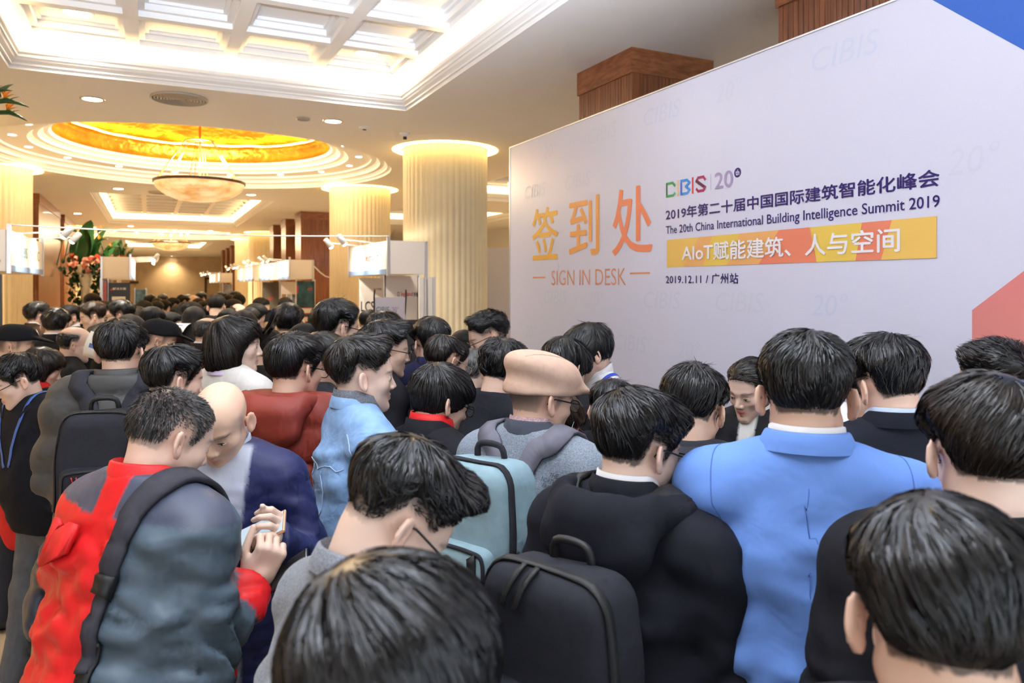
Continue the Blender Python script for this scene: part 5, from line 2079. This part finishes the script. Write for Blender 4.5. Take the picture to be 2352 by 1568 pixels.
def red_paint(V, fn):
    a, b, c = fn.parts(V.astype(np.float32))
    grey, red, dark = np.array((.075, .105, .135)), np.array((.62, .012, .014)), np.array((.030, .036, .052))
    col = np.tile(grey, (len(V), 1))
    back = (V[:, 1] < -.020) & (V[:, 0] < .095) & (a < c)
    col[back] = red
    lefts = (b < a) & (b < c)
    jag = 1.235 + .03 * np.sin(V[:, 1] * 60) + .02 * np.sin(V[:, 0] * 90)
    col[lefts] = np.where((V[lefts][:, 2] > jag[lefts])[:, None], red, dark)
    low = (a < c) & (a < b) & (V[:, 2] < 1.12) & (V[:, 1] > -.020)
    col[low] = dark
    for sx, on in ((-1, b < a), (1, c < a)):
        s, e, h = arm_pts(M_ARMS[0 if sx < 0 else 1], sx)
        t = ((V - e) @ (h - e)) / ((h - e) @ (h - e))
        ax = e + np.clip(t, 0, 1)[:, None] * (h - e)
        dv = V - ax
        nearby = (dv ** 2).sum(1) < .0075
        col[on & nearby & (t > .58)] = red
        if sx > 0:
            col[on & nearby & (t > -.3) & (dv[:, 2] < -.047)] = red
    yoke = (V[:, 2] > 1.385 - .10 * (V[:, 0] + .05) * (V[:, 0] < 0)) & (V[:, 1] < .03) & ((V[:, 0] < -.02) | (V[:, 0] > .05))
    col[yoke] = (.060, .070, .105)
    return col


REDJ = painted('red_grey_shell', rough=.42)
REDC = fabric('red_nylon', (.62, .012, .014), kind='nylon')
M_ = person(392, 892, 1.76, 54, 'man in red and slate rain jacket with a black shoulder strap', head=66, pitch=26, lean=9, lod=0, skin=S1, jaw=1.06,
            hair=dict(style='buzz', stubble=.80, top=.006, color='salt'), coat=dict(mat=REDJ, paint=red_paint, t=.024, fold=.013, hem=.52, boxy=1, arms=M_ARMS, res=.0095), collar=(('stand', REDC),), build=dict(w=1.12, depth=1.12, belly=.02))


def mane(info, fnz, n, color, ln, width=.0016, seed=5, lift=.5):
    """very short upright stubble on a scalp, as hair"""
    fn = lambda P: skull(P) - .002
    V, Q = nets(fn, (-.1, -.13, -.09), (.1, .12, .15), .007)
    keep = np.array([fnz(v) for v in V[Q].mean(1)])
    H = dict(style='short', scalp=True, seed=seed, len=ln, lift=lift, mess=.35, width=width, swirl=.6)
    out = strands(fn, V, Q[keep], H, n)
    o = from_arrays('hair', out[0], out[1], hair_mat(color), info['root'], val=out[2])
    o.matrix_local = info['MH']


def above_low(v):
    return v[2] > np.interp(math.degrees(math.atan2(abs(v[0]), v[1])), [a for a, _ in LOW], [b for _, b in LOW]) + .004


mane(M_, above_low, 7000, 'black', .016)


for pts, w_ in (([(-.02, -.2, 1.345), (-.07, -.2, 1.335), (-.125, -.19, 1.31)], [.05, .075, .085]),):
    worn(M_, 'storm_flap', sash(M_['coat_fn'], pts, w_, .010, 8, .010), REDC)
mst = carried(M_, 'shoulder_bag', 'dark shoulder bag hanging from the red and slate rain jacket', 'bag')
V, F = sash(M_['coat_fn'], [(.10, .09, 1.36), (.112, .03, 1.425), (.112, -.05, 1.425), (.105, -.12, 1.34), (.102, -.17, 1.22), (.108, -.19, 1.10)], [.055, .062, .062, .05, .034, .03], .012, 34, .004)
worn(M_, 'shoulder_strap', (V, F), fabric('grey_strap', (.045, .044, .055)), mst)
worn(M_, 'buckle', sash(M_['coat_fn'], [(.104, -.145, 1.285), (.103, -.16, 1.235)], .046, .020, 4, .006), BAGT, mst)
worn(M_, 'webbing', sash(M_['coat_fn'], [(.106, -.18, 1.15), (.115, -.19, 1.05), (.125, -.19, .90), (.13, -.19, .70), (.13, -.19, .56)], .036, .006, 24, .004), BAGT, mst)
V, Q = nets(lambda P: rbox(P, (.19, .13, .72), (.13, .07, .13), .04, rotm('z', 25)) + .005 * wav(P, 8, 24, 6), (-.02, -.02, .54), (.40, .30, .90), .012)
worn(M_, 'bag_body', (V, Q), fabric('bag_dark', (.035, .036, .048), kind='nylon'), mst)


def open_front(inner, outer, w=.062, z0=1.45):
    def paint(V, fn):
        col = np.tile(np.asarray(outer), (len(V), 1))
        a, b, c = fn.parts(V.astype(np.float32))
        e = sstep(.005, -.005, np.abs(V[:, 0]) - w - .10 * np.maximum(0, V[:, 2] - 1.2)) * sstep(.0, .03, V[:, 1]) * sstep(.006, -.006, a - np.minimum(b, c))
        return col * (1 - e[:, None]) + np.asarray(inner) * e[:, None]
    return paint


N_ = person(508, 880, 2.12, 196, 'balding man in navy jacket over pale shirt looking at a phone', head=200, pitch=32, lean=6, feat=1, lod=0, skin=(.74, .49, .35),
            hair=dict(style='buzz', topz=.124, thin_top=.058, stubble=.5, color='salt'),
            coat=dict(mat=painted('navy_open', rough=.5), paint=open_front((.46, .49, .58), (.016, .020, .085)), t=.020, fold=.009, res=.0095, arms=(((.25, .06, 1.12), (.19, .275, 1.295)), ((.20, .08, 1.10), (-.05, .27, 1.275)))), collar=(('shirt', fabric('pale_grey_shirt', (.46, .49, .58), kind='suit')),))
for k in range(4):
    m = MB()
    m.lathe([(.001, .003), (.006, .003), (.007, 0)], n=12)
    c = project(N_['coat_fn'], [(.004, .3, 1.36 - .085 * k)], .001)[0]
    c = N_['lf'](np.array([c]))[0]
    b = m.build('button', M_METALRIM, N_['root'])
    b.matrix_local = Matrix.Translation(Vector(c)) @ Matrix.Rotation(-PI / 2, 4, 'X')
for sx in (-1, 1):
    worn(N_, 'zip', cord(N_['coat_fn'], [(sx * .086, .2, 1.40), (sx * .078, .2, 1.25), (sx * .066, .2, 1.1), (sx * .064, .2, .85)], .0022, 30), M_METALRIM)
O_ = person(1012, 834, 2.48, 48, 'man with glossy bowl-cut hair, glasses and black jacket', head=62, pitch=18, lean=5, lod=0, skin=S1, glasses='black',
            hair=dict(style='mop', top=.026, side=.022, back=.024, len=.070, lift=.03, mess=.16, n=5200), coat=dict(color=(.014, .014, .018), t=.020), collar=(('stand', fabric('black_collar', (.014, .014, .018))), ('turtle', REDC)))
P_ = person(1270, 890, 2.48, 72, 'woman with red glasses bending over beside the flat cap man', head=112, pitch=22, lean=10, feat=1, lod=0, skin=S3, woman=True, glasses='red', lips=(.55, .10, .09),
            hair=dict(style='bob', top=.022, side=.014, len=.09, lift=.03, mess=.12, n=4200, color='brown'), coat=dict(color=(.012, .012, .015), t=.018, arms=('down', 'ear')))
R_ = person(1300, 775, 3.2, 30, 'person with untidy black hair leaning over the desk', head=40, pitch=24, lean=10, lod=1, skin=S2, hair=dict(style='mop', top=.030, side=.024, back=.026, len=.070, lift=.12, mess=.35, n=3200), coat=dict(color=BLK))
Q_ = person(1352, 742, 3.35, 232, 'staff member in white shirt with blue lanyard and blue glasses', head=255, pitch=20, lean=4, lod=1, skin=S1, glasses='blue', hair=dict(style='mop', top=.030, side=.016, back=.020, len=.060, lift=.14, mess=.3, cow=.08),
            coat=dict(mat=WHITE, t=.008, name='shirt'), collar=(('shirt', WHITE),))
lanyard(Q_, mat('blue_ribbon', (.02, .06, .55), .5))
S_ = person(1122, 714, 3.85, 262, 'staff member in white shirt with brushed-up hair by the backdrop edge', pitch=20, lean=4, lod=1, skin=S2, glasses='black', hair=dict(style='under', top=.026, side=.008, quiff=.014, len=.030, lift=.40, mess=.3, n=3000, comb=(0, 1.0, .9)), coat=dict(mat=WHITE, t=.008, name='shirt'), collar=(('shirt', WHITE),))
T_ = person(1407, 872, 2.72, 20, 'dark-haired person stooping behind the black hooded coat', pitch=26, lean=8, lod=1, hair=dict(style='short', top=.026, len=.05, lift=.2, mess=.4, cow=.08), coat=dict(color=BLK))
U_ = person(1724, 822, 2.90, 205, 'woman clerk with red lipstick, black blazer and white collar', head=212, pitch=20, roll=-3, lean=6, feat=1, lod=0, skin=(.76, .53, .43), woman=True, lips=(.62, .03, .05),
            hair=dict(style='back', top=.016, side=.012, back=.016, len=.06, lift=.02, mess=.15, n=4200, comb=(0, -1.2, 0), color='brownblack'),
            coat=dict(mat=painted('black_blazer', 'wool', .8), paint=open_front((.78, .78, .76), (.010, .010, .013), .012), t=.012, name='blazer', arms=('front', 'front')), collar=(('shirt', fabric('ivory_shirt', (.78, .77, .74), kind='suit')),))
V_ = person(1158, 780, 2.95, 40, 'man with wavy black hair and bare nape in a black jacket', head=44, pitch=24, lean=10, lod=0, skin=S1, hair=dict(style='short', top=.034, side=.016, back=.024, len=.050, lift=.14, mess=.5, n=4600, clump=.006), coat=dict(color=(.013, .014, .020), t=.022))
W_ = person(1090, 800, 3.75, 38, 'person with grey hair behind the flat cap man', pitch=14, lod=1, skin=S3, hair=dict(style='short', color='grey', top=.024, side=.014, back=.020, len=.05), coat=dict(color=(.03, .03, .035)))
X_ = person(1026, 768, 3.3, 50, 'man with thinning crown and wire glasses', head=58, pitch=24, lean=5, lod=1, skin=S2, glasses='metal', hair=dict(style='short', top=.010, side=.018, back=.022, len=.045, thin_top=.118, topz=.128, color='brownblack', stubble=.6, n=3200), coat=dict(color=(.020, .022, .030)))
Y_ = person(990, 727, 3.78, -12, 'man with dense black hair and navy collar seen from behind', head=-24, pitch=8, lod=1, skin=S1, glasses='black', hair=dict(style='short', top=.032, side=.016, back=.022, len=.050, lift=.1), coat=dict(color=(.018, .020, .062)), collar=(('stand', fabric('navy_collar', (.020, .022, .07))),))
Z_ = person(1065, 757, 5.0, -30, 'small dark-haired person by the far fluted column', pitch=8, lod=2, skin=S2, hair=dict(style='short'), coat=dict(color=BLK))
AA = person(884, 734, 3.42, 72, 'man with swept-back black hair and heavy black glasses in profile', head=80, pitch=8, feat=1, lod=1, skin=S1, glasses='black', hair=dict(style='under', top=.034, side=.010, back=.018, quiff=.02, len=.055, lift=.14, n=3400), coat=dict(color=(.014, .014, .018)))
AB = person(882, 713, 4.3, 40, 'dark-haired person hidden behind the heavy-glasses man', pitch=10, lod=1, hair=dict(style='mop', top=.026, side=.02, back=.02, len=.06, lift=.12), coat=dict(color=BLK))
AC = person(772, 685, 3.65, 52, 'tall man in navy suit with glasses beside the cream column', head=62, pitch=10, lod=1, skin=S1, glasses='black', hair=dict(style='short', top=.028, side=.018, back=.022, len=.055, lift=.1, cow=.08), coat=dict(color=(.014, .017, .045), kind='suit', t=.014), collar=(('shirt', WHITE), ('lapel', fabric('navy_suit_collar', (.014, .017, .045), kind='suit'))))
AD = person(742, 762, 3.2, 62, 'man with glasses half hidden behind the rust red jacket', head=72, pitch=10, lod=1, skin=S2, glasses='black', hair=dict(style='short', top=.026, side=.018, len=.055), coat=dict(color=(.02, .021, .026)))
AE = person(536, 724, 3.30, 48, 'woman with chin-length black hair and cream sweater', head=94, pitch=4, feat=1, lod=0, skin=S3, woman=True, lips=(.60, .24, .22), hair=dict(style='bob', top=.020, side=.014, len=.10, lift=.02, mess=.10, n=4800, color='brownblack'), coat=dict(mat=fabric('cream_sweater', (.76, .74, .70), kind='wool'), t=.014, name='sweater'), collar=(('crew', fabric('lilac_neckline', (.55, .45, .62), kind='suit')),))
AF = person(662, 695, 4.65, 3, 'man with trimmed black hair seen squarely from behind', pitch=6, lod=1, skin=S2, hair=dict(style='short', top=.024, side=.012, back=.014, len=.04), coat=dict(color=(.030, .026, .026)))
AG = person(398, 790, 2.74, 58, 'man with parted black hair and sideburns in profile', head=68, pitch=10, lean=3, feat=1, lod=0, skin=S1, hair=dict(style='short', top=.028, side=.016, back=.020, quiff=.006, len=.065, lift=.05, mess=.2, n=4800), coat=dict(color=(.014, .015, .019)))
AH = person(278, 734, 3.02, 12, 'man in grey down jacket with dark backpack and red zip cords', head=26, pitch=10, lean=2, lod=0, skin=S2, glasses='black', hair=dict(style='short', top=.022, side=.014, back=.017, len=.040, color='black', n=4800), coat=dict(mat=fabric('grey_down', (.062, .060, .058), kind='nylon', rough=.6), t=.040, quilt=.14, hem=.60, arms=('front', 'front')), collar=(('stand', fabric('grey_down_collar', (.066, .064, .062), kind='nylon')),), build=dict(w=1.0))
BG2 = fabric('black_canvas', (.026, .026, .034))
backpack(AH, 'dark backpack with red zip cords on the grey down jacket', (BG2, fabric('black_canvas_front', (.022, .022, .030)), BAGT), w=.28, h=.46, dp=.15, zc=1.13, strap_m=fabric('slate_strap', (.036, .036, .046)))
AI = person(98, 797, 4.15, 60, 'woman with dark hair in bright red coat looking down', head=88, pitch=20, lean=6, lod=1, skin=S2, woman=True, hair=dict(style='bob', top=.026, side=.020, len=.09, mess=.3, lift=.08, color='brownblack'), coat=dict(color=(.52, .020, .020), t=.018, hem=.5), collar=(('stand', fabric('red_coat_collar', (.55, .020, .02))),))
AJ = person(38, 812, 3.40, 240, 'man in black hooded sweatshirt with blue ribbon at the left edge', head=262, pitch=24, lean=10, side=4, build=dict(w=1.16, belly=.03), lod=0, skin=S1, glasses='black', hair=dict(style='short', top=.028, side=.018, back=.020, len=.05), coat=dict(color=(.008, .009, .013), t=.020, hem=.80, arms=('pocket', 'pocket')), collar=(('hood', fabric('black_sweat_hood', (.010, .011, .016)), .95), ('crew', WHITE)), trousers=(.105, .107, .115), shoes=(.62, .62, .64), legs=.12, hands=(False, False))
lanyard(AJ, mat('blue_ribbon_dark', (.05, .12, .42), .5))
CAPM = fabric('black_cap', (.008, .008, .010))
EMB = mat('silver_emblem', (.62, .62, .60), .3, metal=.5)
AK = person(28, 740, 4.2, 92, 'security guard in black cap with silver emblem at the left edge', pitch=6, lod=1, skin=(.60, .37, .25), hair=dict(style='fade', top=.003, side=.004, back=.005, len=.016, n=700, topz=.146), coat=dict(color=(.010, .010, .013)))
guard_cap(AK, CAPM, EMB)
AS = person(362, 728, 4.35, 78, 'security guard in black cap with silver emblem amid the crowd', head=84, pitch=14, lod=1, skin=(.58, .35, .24), hair=dict(style='fade', top=.003, side=.004, back=.005, len=.016, n=600, topz=.146), coat=dict(color=(.010, .010, .013)))
guard_cap(AS, CAPM, EMB)
AL = person(170, 751, 4.75, 86, 'bald-browed man in black jacket facing right', pitch=10, lod=1, skin=S2, hair=dict(style='bald', side=.007, top=.004, back=.008, len=.02, n=1400, topz=.122, thin_top=.08), coat=dict(color=(.012, .012, .014)))
AM = person(128, 706, 5.5, 10, 'man in black suit with white collar seen from behind', pitch=6, lod=1, skin=S1, hair=dict(style='short', top=.026, side=.020, back=.022, len=.05), coat=dict(color=(.010, .010, .013), kind='suit'), collar=(('shirt', WHITE), ('lapel', fabric('suit_black2', (.010, .010, .013), kind='suit'))))
AN = person(86, 692, 6.7, 70, 'man in brown suit jacket by the first cream column', pitch=4, lod=1, skin=S1, hair=dict(style='short', len=.03), coat=dict(color=(.055, .032, .020), kind='suit'), collar=(('shirt', WHITE), ('lapel', fabric('suit_brown', (.055, .032, .020), kind='suit'))))
AO = person(160, 699, 7.2, 245, 'man with tie looking over beside the black suit', pitch=6, lod=2, skin=S2, hair=dict(style='short'), coat=dict(color=(.02, .016, .014), kind='suit'), collar=(('shirt', WHITE),))
AP = person(213, 692, 6.9, 262, 'young man in grey jacket facing left before the flowers', head=268, pitch=16, lod=1, skin=S3, hair=dict(style='short', top=.028, side=.02, len=.055, color='brown', quiff=.01), coat=dict(color=(.075, .072, .060)), collar=(('stand', fabric('grey_jacket_collar', (.075, .072, .060))),))
AQ = person(278, 688, 6.6, 285, 'man with glasses and hooded top facing left by the dark poster', pitch=10, lod=1, skin=S3, glasses='black', hair=dict(style='short', top=.030, side=.02, len=.05), coat=dict(color=(.10, .075, .055)), collar=(('hood', fabric('taupe_hood', (.11, .085, .065))),))
AT = person(478, 730, 5.1, 62, 'man with thinning grey hair and maroon jacket', head=72, pitch=10, lod=1, skin=S2, glasses='black', hair=dict(style='short', color='salt', top=.007, side=.010, back=.012, len=.024, thin_top=.105, topz=.124, stubble=.5), coat=dict(color=(.070, .012, .014)), collar=(('shirt', WHITE), ('stand', fabric('dark_stand', (.02, .014, .014)))))

# --- people farther down the hall
FAR = [
    # px, py, d, face, hair style, hair colour, coat colour, woman, label
    (235, 690, 8.4, 250, 'short', 'brownblack', (.05, .05, .045), 0, 'brown-haired person just behind the man in grey jacket'),
    (212, 673, 9.4, 30, 'short', 'black', BLK, 0, 'black-haired person in front of the trailing ivy'),
    (350, 704, 6.0, 40, 'short', 'black', (.02, .02, .024), 0, 'black-haired man just beyond the guard in the crowd'),
    (392, 716, 6.6, 110, 'back', 'black', (.60, .42, .34), 1, 'woman with tied hair and pale peach top holding a leaflet'),
    (446, 704, 6.3, 15, 'long', 'brownblack', (.07, .03, .045), 1, 'woman with long dark hair and plum top seen from behind'),
    (425, 693, 8.6, 20, 'long', 'black', (.06, .035, .06), 1, 'woman with long black hair farther down the aisle'),
    (498, 676, 7.9, 15, 'short', 'brownblack', (.018, .016, .016), 0, 'tall man with short brown-black hair and bare neck in the aisle'),
    (524, 708, 7.0, 205, 'short', 'black', (.03, .03, .03), 0, 'man with glasses facing the camera beyond the bob-haired woman'),
    (548, 698, 8.6, 140, 'bald', 'brown', (.30, .24, .17), 0, 'man with bald crown in a sand jacket'),
    (588, 696, 7.6, 90, 'bob', 'black', (.010, .010, .010), 1, 'photographer in black with a camera raised to the face'),
    (600, 683, 9.2, 120, 'short', 'black', (.30, .24, .16), 0, 'person in beige jacket bending near the grey poster'),
    (655, 682, 9.0, 175, 'short', 'black', (.34, .24, .14), 0, 'man in tan jacket with high forehead facing the camera'),
    (700, 742, 4.1, 20, 'mop', 'black', BLK, 0, 'dark-haired person between the teal poster and the navy suit'),
    (610, 752, 4.2, 40, 'mop', 'brownblack', (.02, .018, .018), 0, 'dark-haired person close behind the rust red jacket'),
    (560, 712, 5.6, 20, 'bob', 'brownblack', (.016, .014, .014), 1, 'dark-haired woman beyond the bob-haired woman'),
    (485, 700, 8.9, 60, 'short', 'black', (.02, .02, .022), 0, 'dark-haired man left of the glasses man in the aisle'),
    (345, 676, 12.5, 20, 'short', 'black', (.02, .02, .02), 0, 'far person at the edge of the bright booth'),
    (362, 684, 11.9, 30, 'short', 'brownblack', (.05, .05, .05), 0, 'far person with grey jacket near the bright booth'),
    (374, 674, 14.0, 10, 'short', 'brown', (.03, .022, .02), 0, 'far brown-haired person below the dark wall sign'),
    (360, 690, 9.6, 5, 'short', 'black', (.02, .02, .025), 0, 'far person with white collar seen from behind'),
    (378, 688, 10.4, 30, 'short', 'black', (.32, .27, .22), 0, 'far person in pale shirt turned aside'),
    (398, 683, 11.2, 60, 'short', 'black', (.05, .05, .07), 0, 'far person with grey backpack looking aside'),
    (420, 676, 13.2, 60, 'short', 'black', (.05, .05, .028), 0, 'far person in olive jacket by the end wall'),
    (430, 675, 14.6, 200, 'short', 'black', (.05, .05, .03), 0, 'far person next to the olive jacket'),
    (444, 678, 12.2, 150, 'bald', 'black', (.06, .045, .04), 0, 'far person with receding hair facing the camera'),
    (462, 670, 13.8, 240, 'short', 'black', (.10, .10, .10), 0, 'far person in mid grey by the far booth'),
    (456, 684, 11.4, 30, 'mop', 'black', (.03, .03, .03), 0, 'far person with full dark hair in the aisle'),
    (508, 670, 13.4, 110, 'short', 'black', (.02, .02, .02), 0, 'far person raising a face near the far booth'),
    (526, 676, 11.4, 190, 'short', 'black', (.09, .02, .02), 0, 'far person with dark red top by the far booth'),
    (541, 668, 13.0, 140, 'mop', 'black', (.10, .12, .10), 0, 'far person in grey green at the far booth'),
    (548, 674, 11.0, 15, 'mop', 'black', (.11, .12, .10), 0, 'far person in pale grey green seen from behind'),
    (536, 686, 9.8, 70, 'mop', 'black', (.012, .012, .012), 0, 'far black-haired person with black coat'),
    (470, 690, 10.2, 100, 'short', 'brownblack', (.04, .03, .03), 0, 'far brown-haired person in the middle of the aisle'),
    (410, 700, 8.9, 330, 'short', 'black', (.04, .02, .03), 0, 'dark-haired person with plum backpack straps'),
    (318, 703, 7.8, 30, 'long', 'brown', (.05, .03, .02), 1, 'brown-haired woman beside the roll-up poster'),
    (330, 690, 9.3, 300, 'short', 'black', (.03, .03, .03), 0, 'dark-haired person before the abstract poster'),
    (846, 712, 7.2, 30, 'short', 'black', (.03, .035, .03), 0, 'small person in front of the white lettered poster'),
    (573, 706, 6.6, 200, 'short', 'black', (.05, .05, .05), 0, 'dark-haired person partly hidden by the photographer'),
    (440, 692, 8.2, 60, 'mop', 'black', (.02, .02, .025), 0, 'person with full black hair in the aisle'),
    (300, 722, 5.2, 150, 'mop', 'brownblack', (.016, .014, .013), 0, 'dark-haired person wedged behind the grey down jacket'),
]
for px, py, d, fc, hs, hcol, cc, wm, lab in FAR:
    ds = max(.0, (.016 if hs != 'bald' else 0))
    hp = dict(style=hs, color=hcol, top=.024, side=.014, back=.018)
    if hs == 'bald':
        hp.update(topz=.122, thin_top=.08, side=.007)
    info = person(px, py, d, fc, lab, pitch=10 + (px * 7 % 11), lod=2 if d < 9 else 3, hair=hp, skin=(S1, S2, S3)[px % 3], coat=dict(color=cc), woman=bool(wm), group='visitors down the hall',
                  collar=(('shirt', WHITE),) if 'white collar' in lab else (('crew', fabric('dark_crew', (.012, .012, .014))),))
# ================================================================ hands, phones and small marks
CR, CU, CA = Vector((CT, -ST, 0)), Vector((0, 0, 1)), Vector((ST, CT, 0))


def hand_world(info, wrist, fdir, back, side, curl, thumb=(40, 25), skin=S1, res=.0040, size=1.0, per=None):
    y = Vector(fdir).normalized()
    z = Vector(back)
    z = (z - y * z.dot(y)).normalized()
    x = y.cross(z)
    V, Q = hand_mesh(curl, thumb, side, res=res, per=per)
    W = np.array([list(x), list(y), list(z)]).T
    V = np.array(wrist) + size * (V @ W.T)
    inv = np.array(info['root'].matrix_basis.inverted())
    V = V @ inv[:3, :3].T + inv[:3, 3]
    return from_arrays('hand', V, Q, M_SKIN, info['root'], col=np.tile(np.asarray(skin), (len(V), 1)))


wm = world_of(M_, (.160, .185, 1.215))
hand_world(M_, wm, CR * .45 + CU * .85 + CA * .1, CR * .6 - CA * .8, 1, (58, 72, 40), (30, 30), S1)
wl = world_of(N_, (-.19, .275, 1.295))
hand_world(N_, wl, -CA * .55 + CU * .55 + CR * .35, CR * .9 + CA * .2, -1, (45, 60, 35), (15, 20), S3)
wr = world_of(N_, (-.05, .27, 1.275))
hand_world(N_, wr, CR * .95 + CU * .12 - CA * .15, -CU * .9 - CA * .4, 1, (16, 24, 18), (50, 30), S3)
pc = (Vector(wl) + Vector(wr)) / 2 + CR * .055 + CU * .045 - CA * .045


def frame(w, l):
    l = Vector(l).normalized()
    w = Vector(w)
    w = (w - l * w.dot(l)).normalized()
    n = w.cross(l)
    return np.array([list(w), list(l), list(n)]).T


phone(pc, frame(-CA * .75 - CU * .5, CR * .9 + CU * .42), 'smartphone in copper case held by the balding man', M_PHONEG)
phone(at(1300, 1010, 2.42), frame(CA + CR * .2, CU * .93 + CR * .36), 'black phone held to the ear of the woman with red glasses')
phone(at(648, 1322, 1.80), frame(CA * .8 + CU * .5, CR * .75 + CU * .5), 'dark phone with pale edge below the hands of the balding man')
phone(at(541, 1030, 2.50), frame(CR, CU), 'small phone with green light behind the balding man', None)
# shirt cuff
# mark on the heather grey coat
fn = J_['coat_fn']
for k, (s_, w_) in enumerate((('THE', .027), ('NORTH', .046), ('FACE', .036))):
    o_, co = text_mesh('lettering', s_, fabric('logo_slate', (.07, .075, .09), kind='suit'), J_['root'], 0)
    a, b = co.min(0), co.max(0)
    u = (co[:, 0] - a[0]) / (b[0] - a[0]) * w_ - w_
    v = (co[:, 1] - a[1]) / (b[1] - a[1]) * .0125 - k * .0165
    P = v3(.150, -.14, 1.350) + u[:, None] * v3(.95, -.1, -.25) + v[:, None] * v3(.2, 0, .95)
    P = project(fn, P, .0022, 4)
    o_.data.vertices.foreach_set('co', J_['lf'](P).astype(np.float32).ravel())
    o_.data.update()
arc = []
for r0 in (.012, .020, .028):
    arc.append(([(.153 + r0 * math.sin(t), -.14, 1.315 + r0 * 1.2 * math.cos(t)) for t in [k * PI / 2 / 8 for k in range(9)]]))
for pts in arc:
    worn(J_, 'logo_arc', cord(fn, pts, .0026, 14, .001), fabric('logo_slate', (.07, .075, .09), kind='suit'))
# badge, pulls on the charcoal backpack
o, pk, yb, zc, w, h, dp, y0 = H_['bag']
pf = H_['pocket_fn']
c = project(pf, [(-.03, yb - dp, zc - .02)], .002)[0]
ring = [(c[0] + .017 * math.cos(a), c[1], c[2] + .017 * math.sin(a)) for a in [2 * PI * k / 20 for k in range(21)]]
worn(H_, 'red_ring_badge', cord(pf, ring, .0042, 24, .001), mat('badge_red', (.60, .03, .02), .4), o)
ring = [(c[0] + .009 * math.cos(a), c[1], c[2] + .009 * math.sin(a)) for a in [2 * PI * k / 16 for k in range(17)]]
worn(H_, 'white_badge_centre', cord(pf, ring, .0045, 18, .001), mat('badge_white', (.8, .8, .8), .4), o)
bf = H_['bag_fn']
for x in (-.045, -.015):
    worn(H_, 'zip_pull', sash(bf, [(x, yb - dp * .3, zc + h * .49), (x - .01, yb - dp * .55, zc + h * .44), (x - .02, yb - dp * .7, zc + h * .36)], .011, .005, 10, .006), BAGT, o)
# red cords on the dark backpack
o, pk, yb, zc, w, h, dp, y0 = AH['bag']
for x in (-.07, -.055, .05):
    worn(AH, 'red_zip_cord', cord(AH['pocket_fn'], [(x, yb - dp, zc + .02), (x + .012, yb - dp, zc - .015), (x + .03, yb - dp, zc - .03)], .0024, 12, .004), mat('cord_red', (.60, .03, .02), .5), o)
# teal backpack: carry pad, long webbing with studs
o, pk, yb, zc, w, h, dp, y0 = J_['bag']
bf, pf = J_['bag_fn'], J_['pocket_fn']
worn(J_, 'carry_pad', sash(bf, [(-.09, yb - dp * .6, zc + h * .36), (.0, yb - dp * .6, zc + h * .38), (.09, yb - dp * .6, zc + h * .36)], .045, .018, 16, .002), GREYW, o)
worn(J_, 'webbing', sash(pf, [(.07, yb - dp, zc + .06), (.085, yb - dp, zc - .05), (.085, yb - dp, zc - .20)], .024, .005, 16, .003), BAGT, o)
worn(J_, 'dark_side_band', sash(bf, [(w * .45, yb - dp * .1, zc + .02), (w * .2, yb - dp * .6, zc - .10), (-w * .2, yb - dp * .6, zc - .14), (-w * .45, yb - dp * .1, zc - .06)], .05, .003, 24, .002), fabric('charcoal_trim', (.028, .029, .036)), o)
# sleeve seams of the blue suit
for sx in (-1, 1):
    worn(A_, 'sleeve_seam', cord(A_['coat_fn'], [(sx * .165, -.01, 1.5), (sx * .172, -.08, 1.40), (sx * .168, -.14, 1.30), (sx * .172, -.14, 1.20)], .0013, 24, -.0003), fabric('seam_blue', (.07, .14, .40), kind='suit'))
# photographer's camera far down the aisle
for info in PEOPLE:
    if info['root'].get('label', '').startswith('photographer'):
        q = info['root'].matrix_basis @ (Vector(info['piv']) + Vector((0, .14, .0)))
        cm = empty('camera_body', q)
        tag(cm, 'black camera held up by the photographer in black', 'camera')
        MB().box((-.07, -.035, -.05), (.07, .035, .05), .008).build('housing', M_PHONE, cm)
        MB().tube([(-.1, 0, 0), (-.06, 0, 0)], .035, 16).build('lens_barrel', M_PHONE, cm)
        MB().box((-.03, -.02, .05), (.03, .02, .075), .006).build('viewfinder', M_PHONE, cm)

# printed leaflets in the crowd
def leaflet(px_, py_, d, lab, m, w, l, size=(.21, .29)):
    o = empty('leaflet', at(px_, py_, d))
    o.rotation_euler = Matrix([list(r) for r in frame(w, l)]).to_euler()
    tag(o, lab, 'leaflet')
    V, F = [], []
    for k in range(7):
        t = k / 6 - .5
        for x in (-.5, .5):
            V.append((x * size[0], t * size[1], .02 * (1 - 4 * t * t)))
            V.append((x * size[0], t * size[1], .02 * (1 - 4 * t * t) - .0012))
    for k in range(6):
        i = 4 * k
        F += [(i, i + 2, i + 6, i + 4), (i + 1, i + 5, i + 7, i + 3), (i, i + 4, i + 5, i + 1), (i + 2, i + 3, i + 7, i + 6)]
    F += [(0, 1, 3, 2), (24, 26, 27, 25)]
    from_arrays('sheet', np.array(V), F, m, o)
    if m is ink_w:
        MB().box((-size[0] * .3, -.012, .0202), (size[0] * .3, .012, .0208)).build('printed_band', ink('leaflet_band', (.10, .16, .36)), o)
    return o


leaflet(224, 796, 4.0, 'white leaflet held up beyond the grey down jacket', ink_w, CR * .8 + CU * .3, CU * .9 + CR * .3, (.12, .14))
leaflet(404, 752, 6.1, 'small blue and white leaflet in front of the woman in peach', ink_w, CR, CU * .3 + CA * .9, (.2, .2))
leaflet(613, 748, 4.0, 'thin tablet held upright beside the bob-haired woman', M_PHONE, CA, CU * .85 + CR * .5, (.16, .22))
leaflet(1938, 1004, 2.35, 'white sheet held between the blue and the black suit', ink_w, CR, CU * .6 + CA * .7)
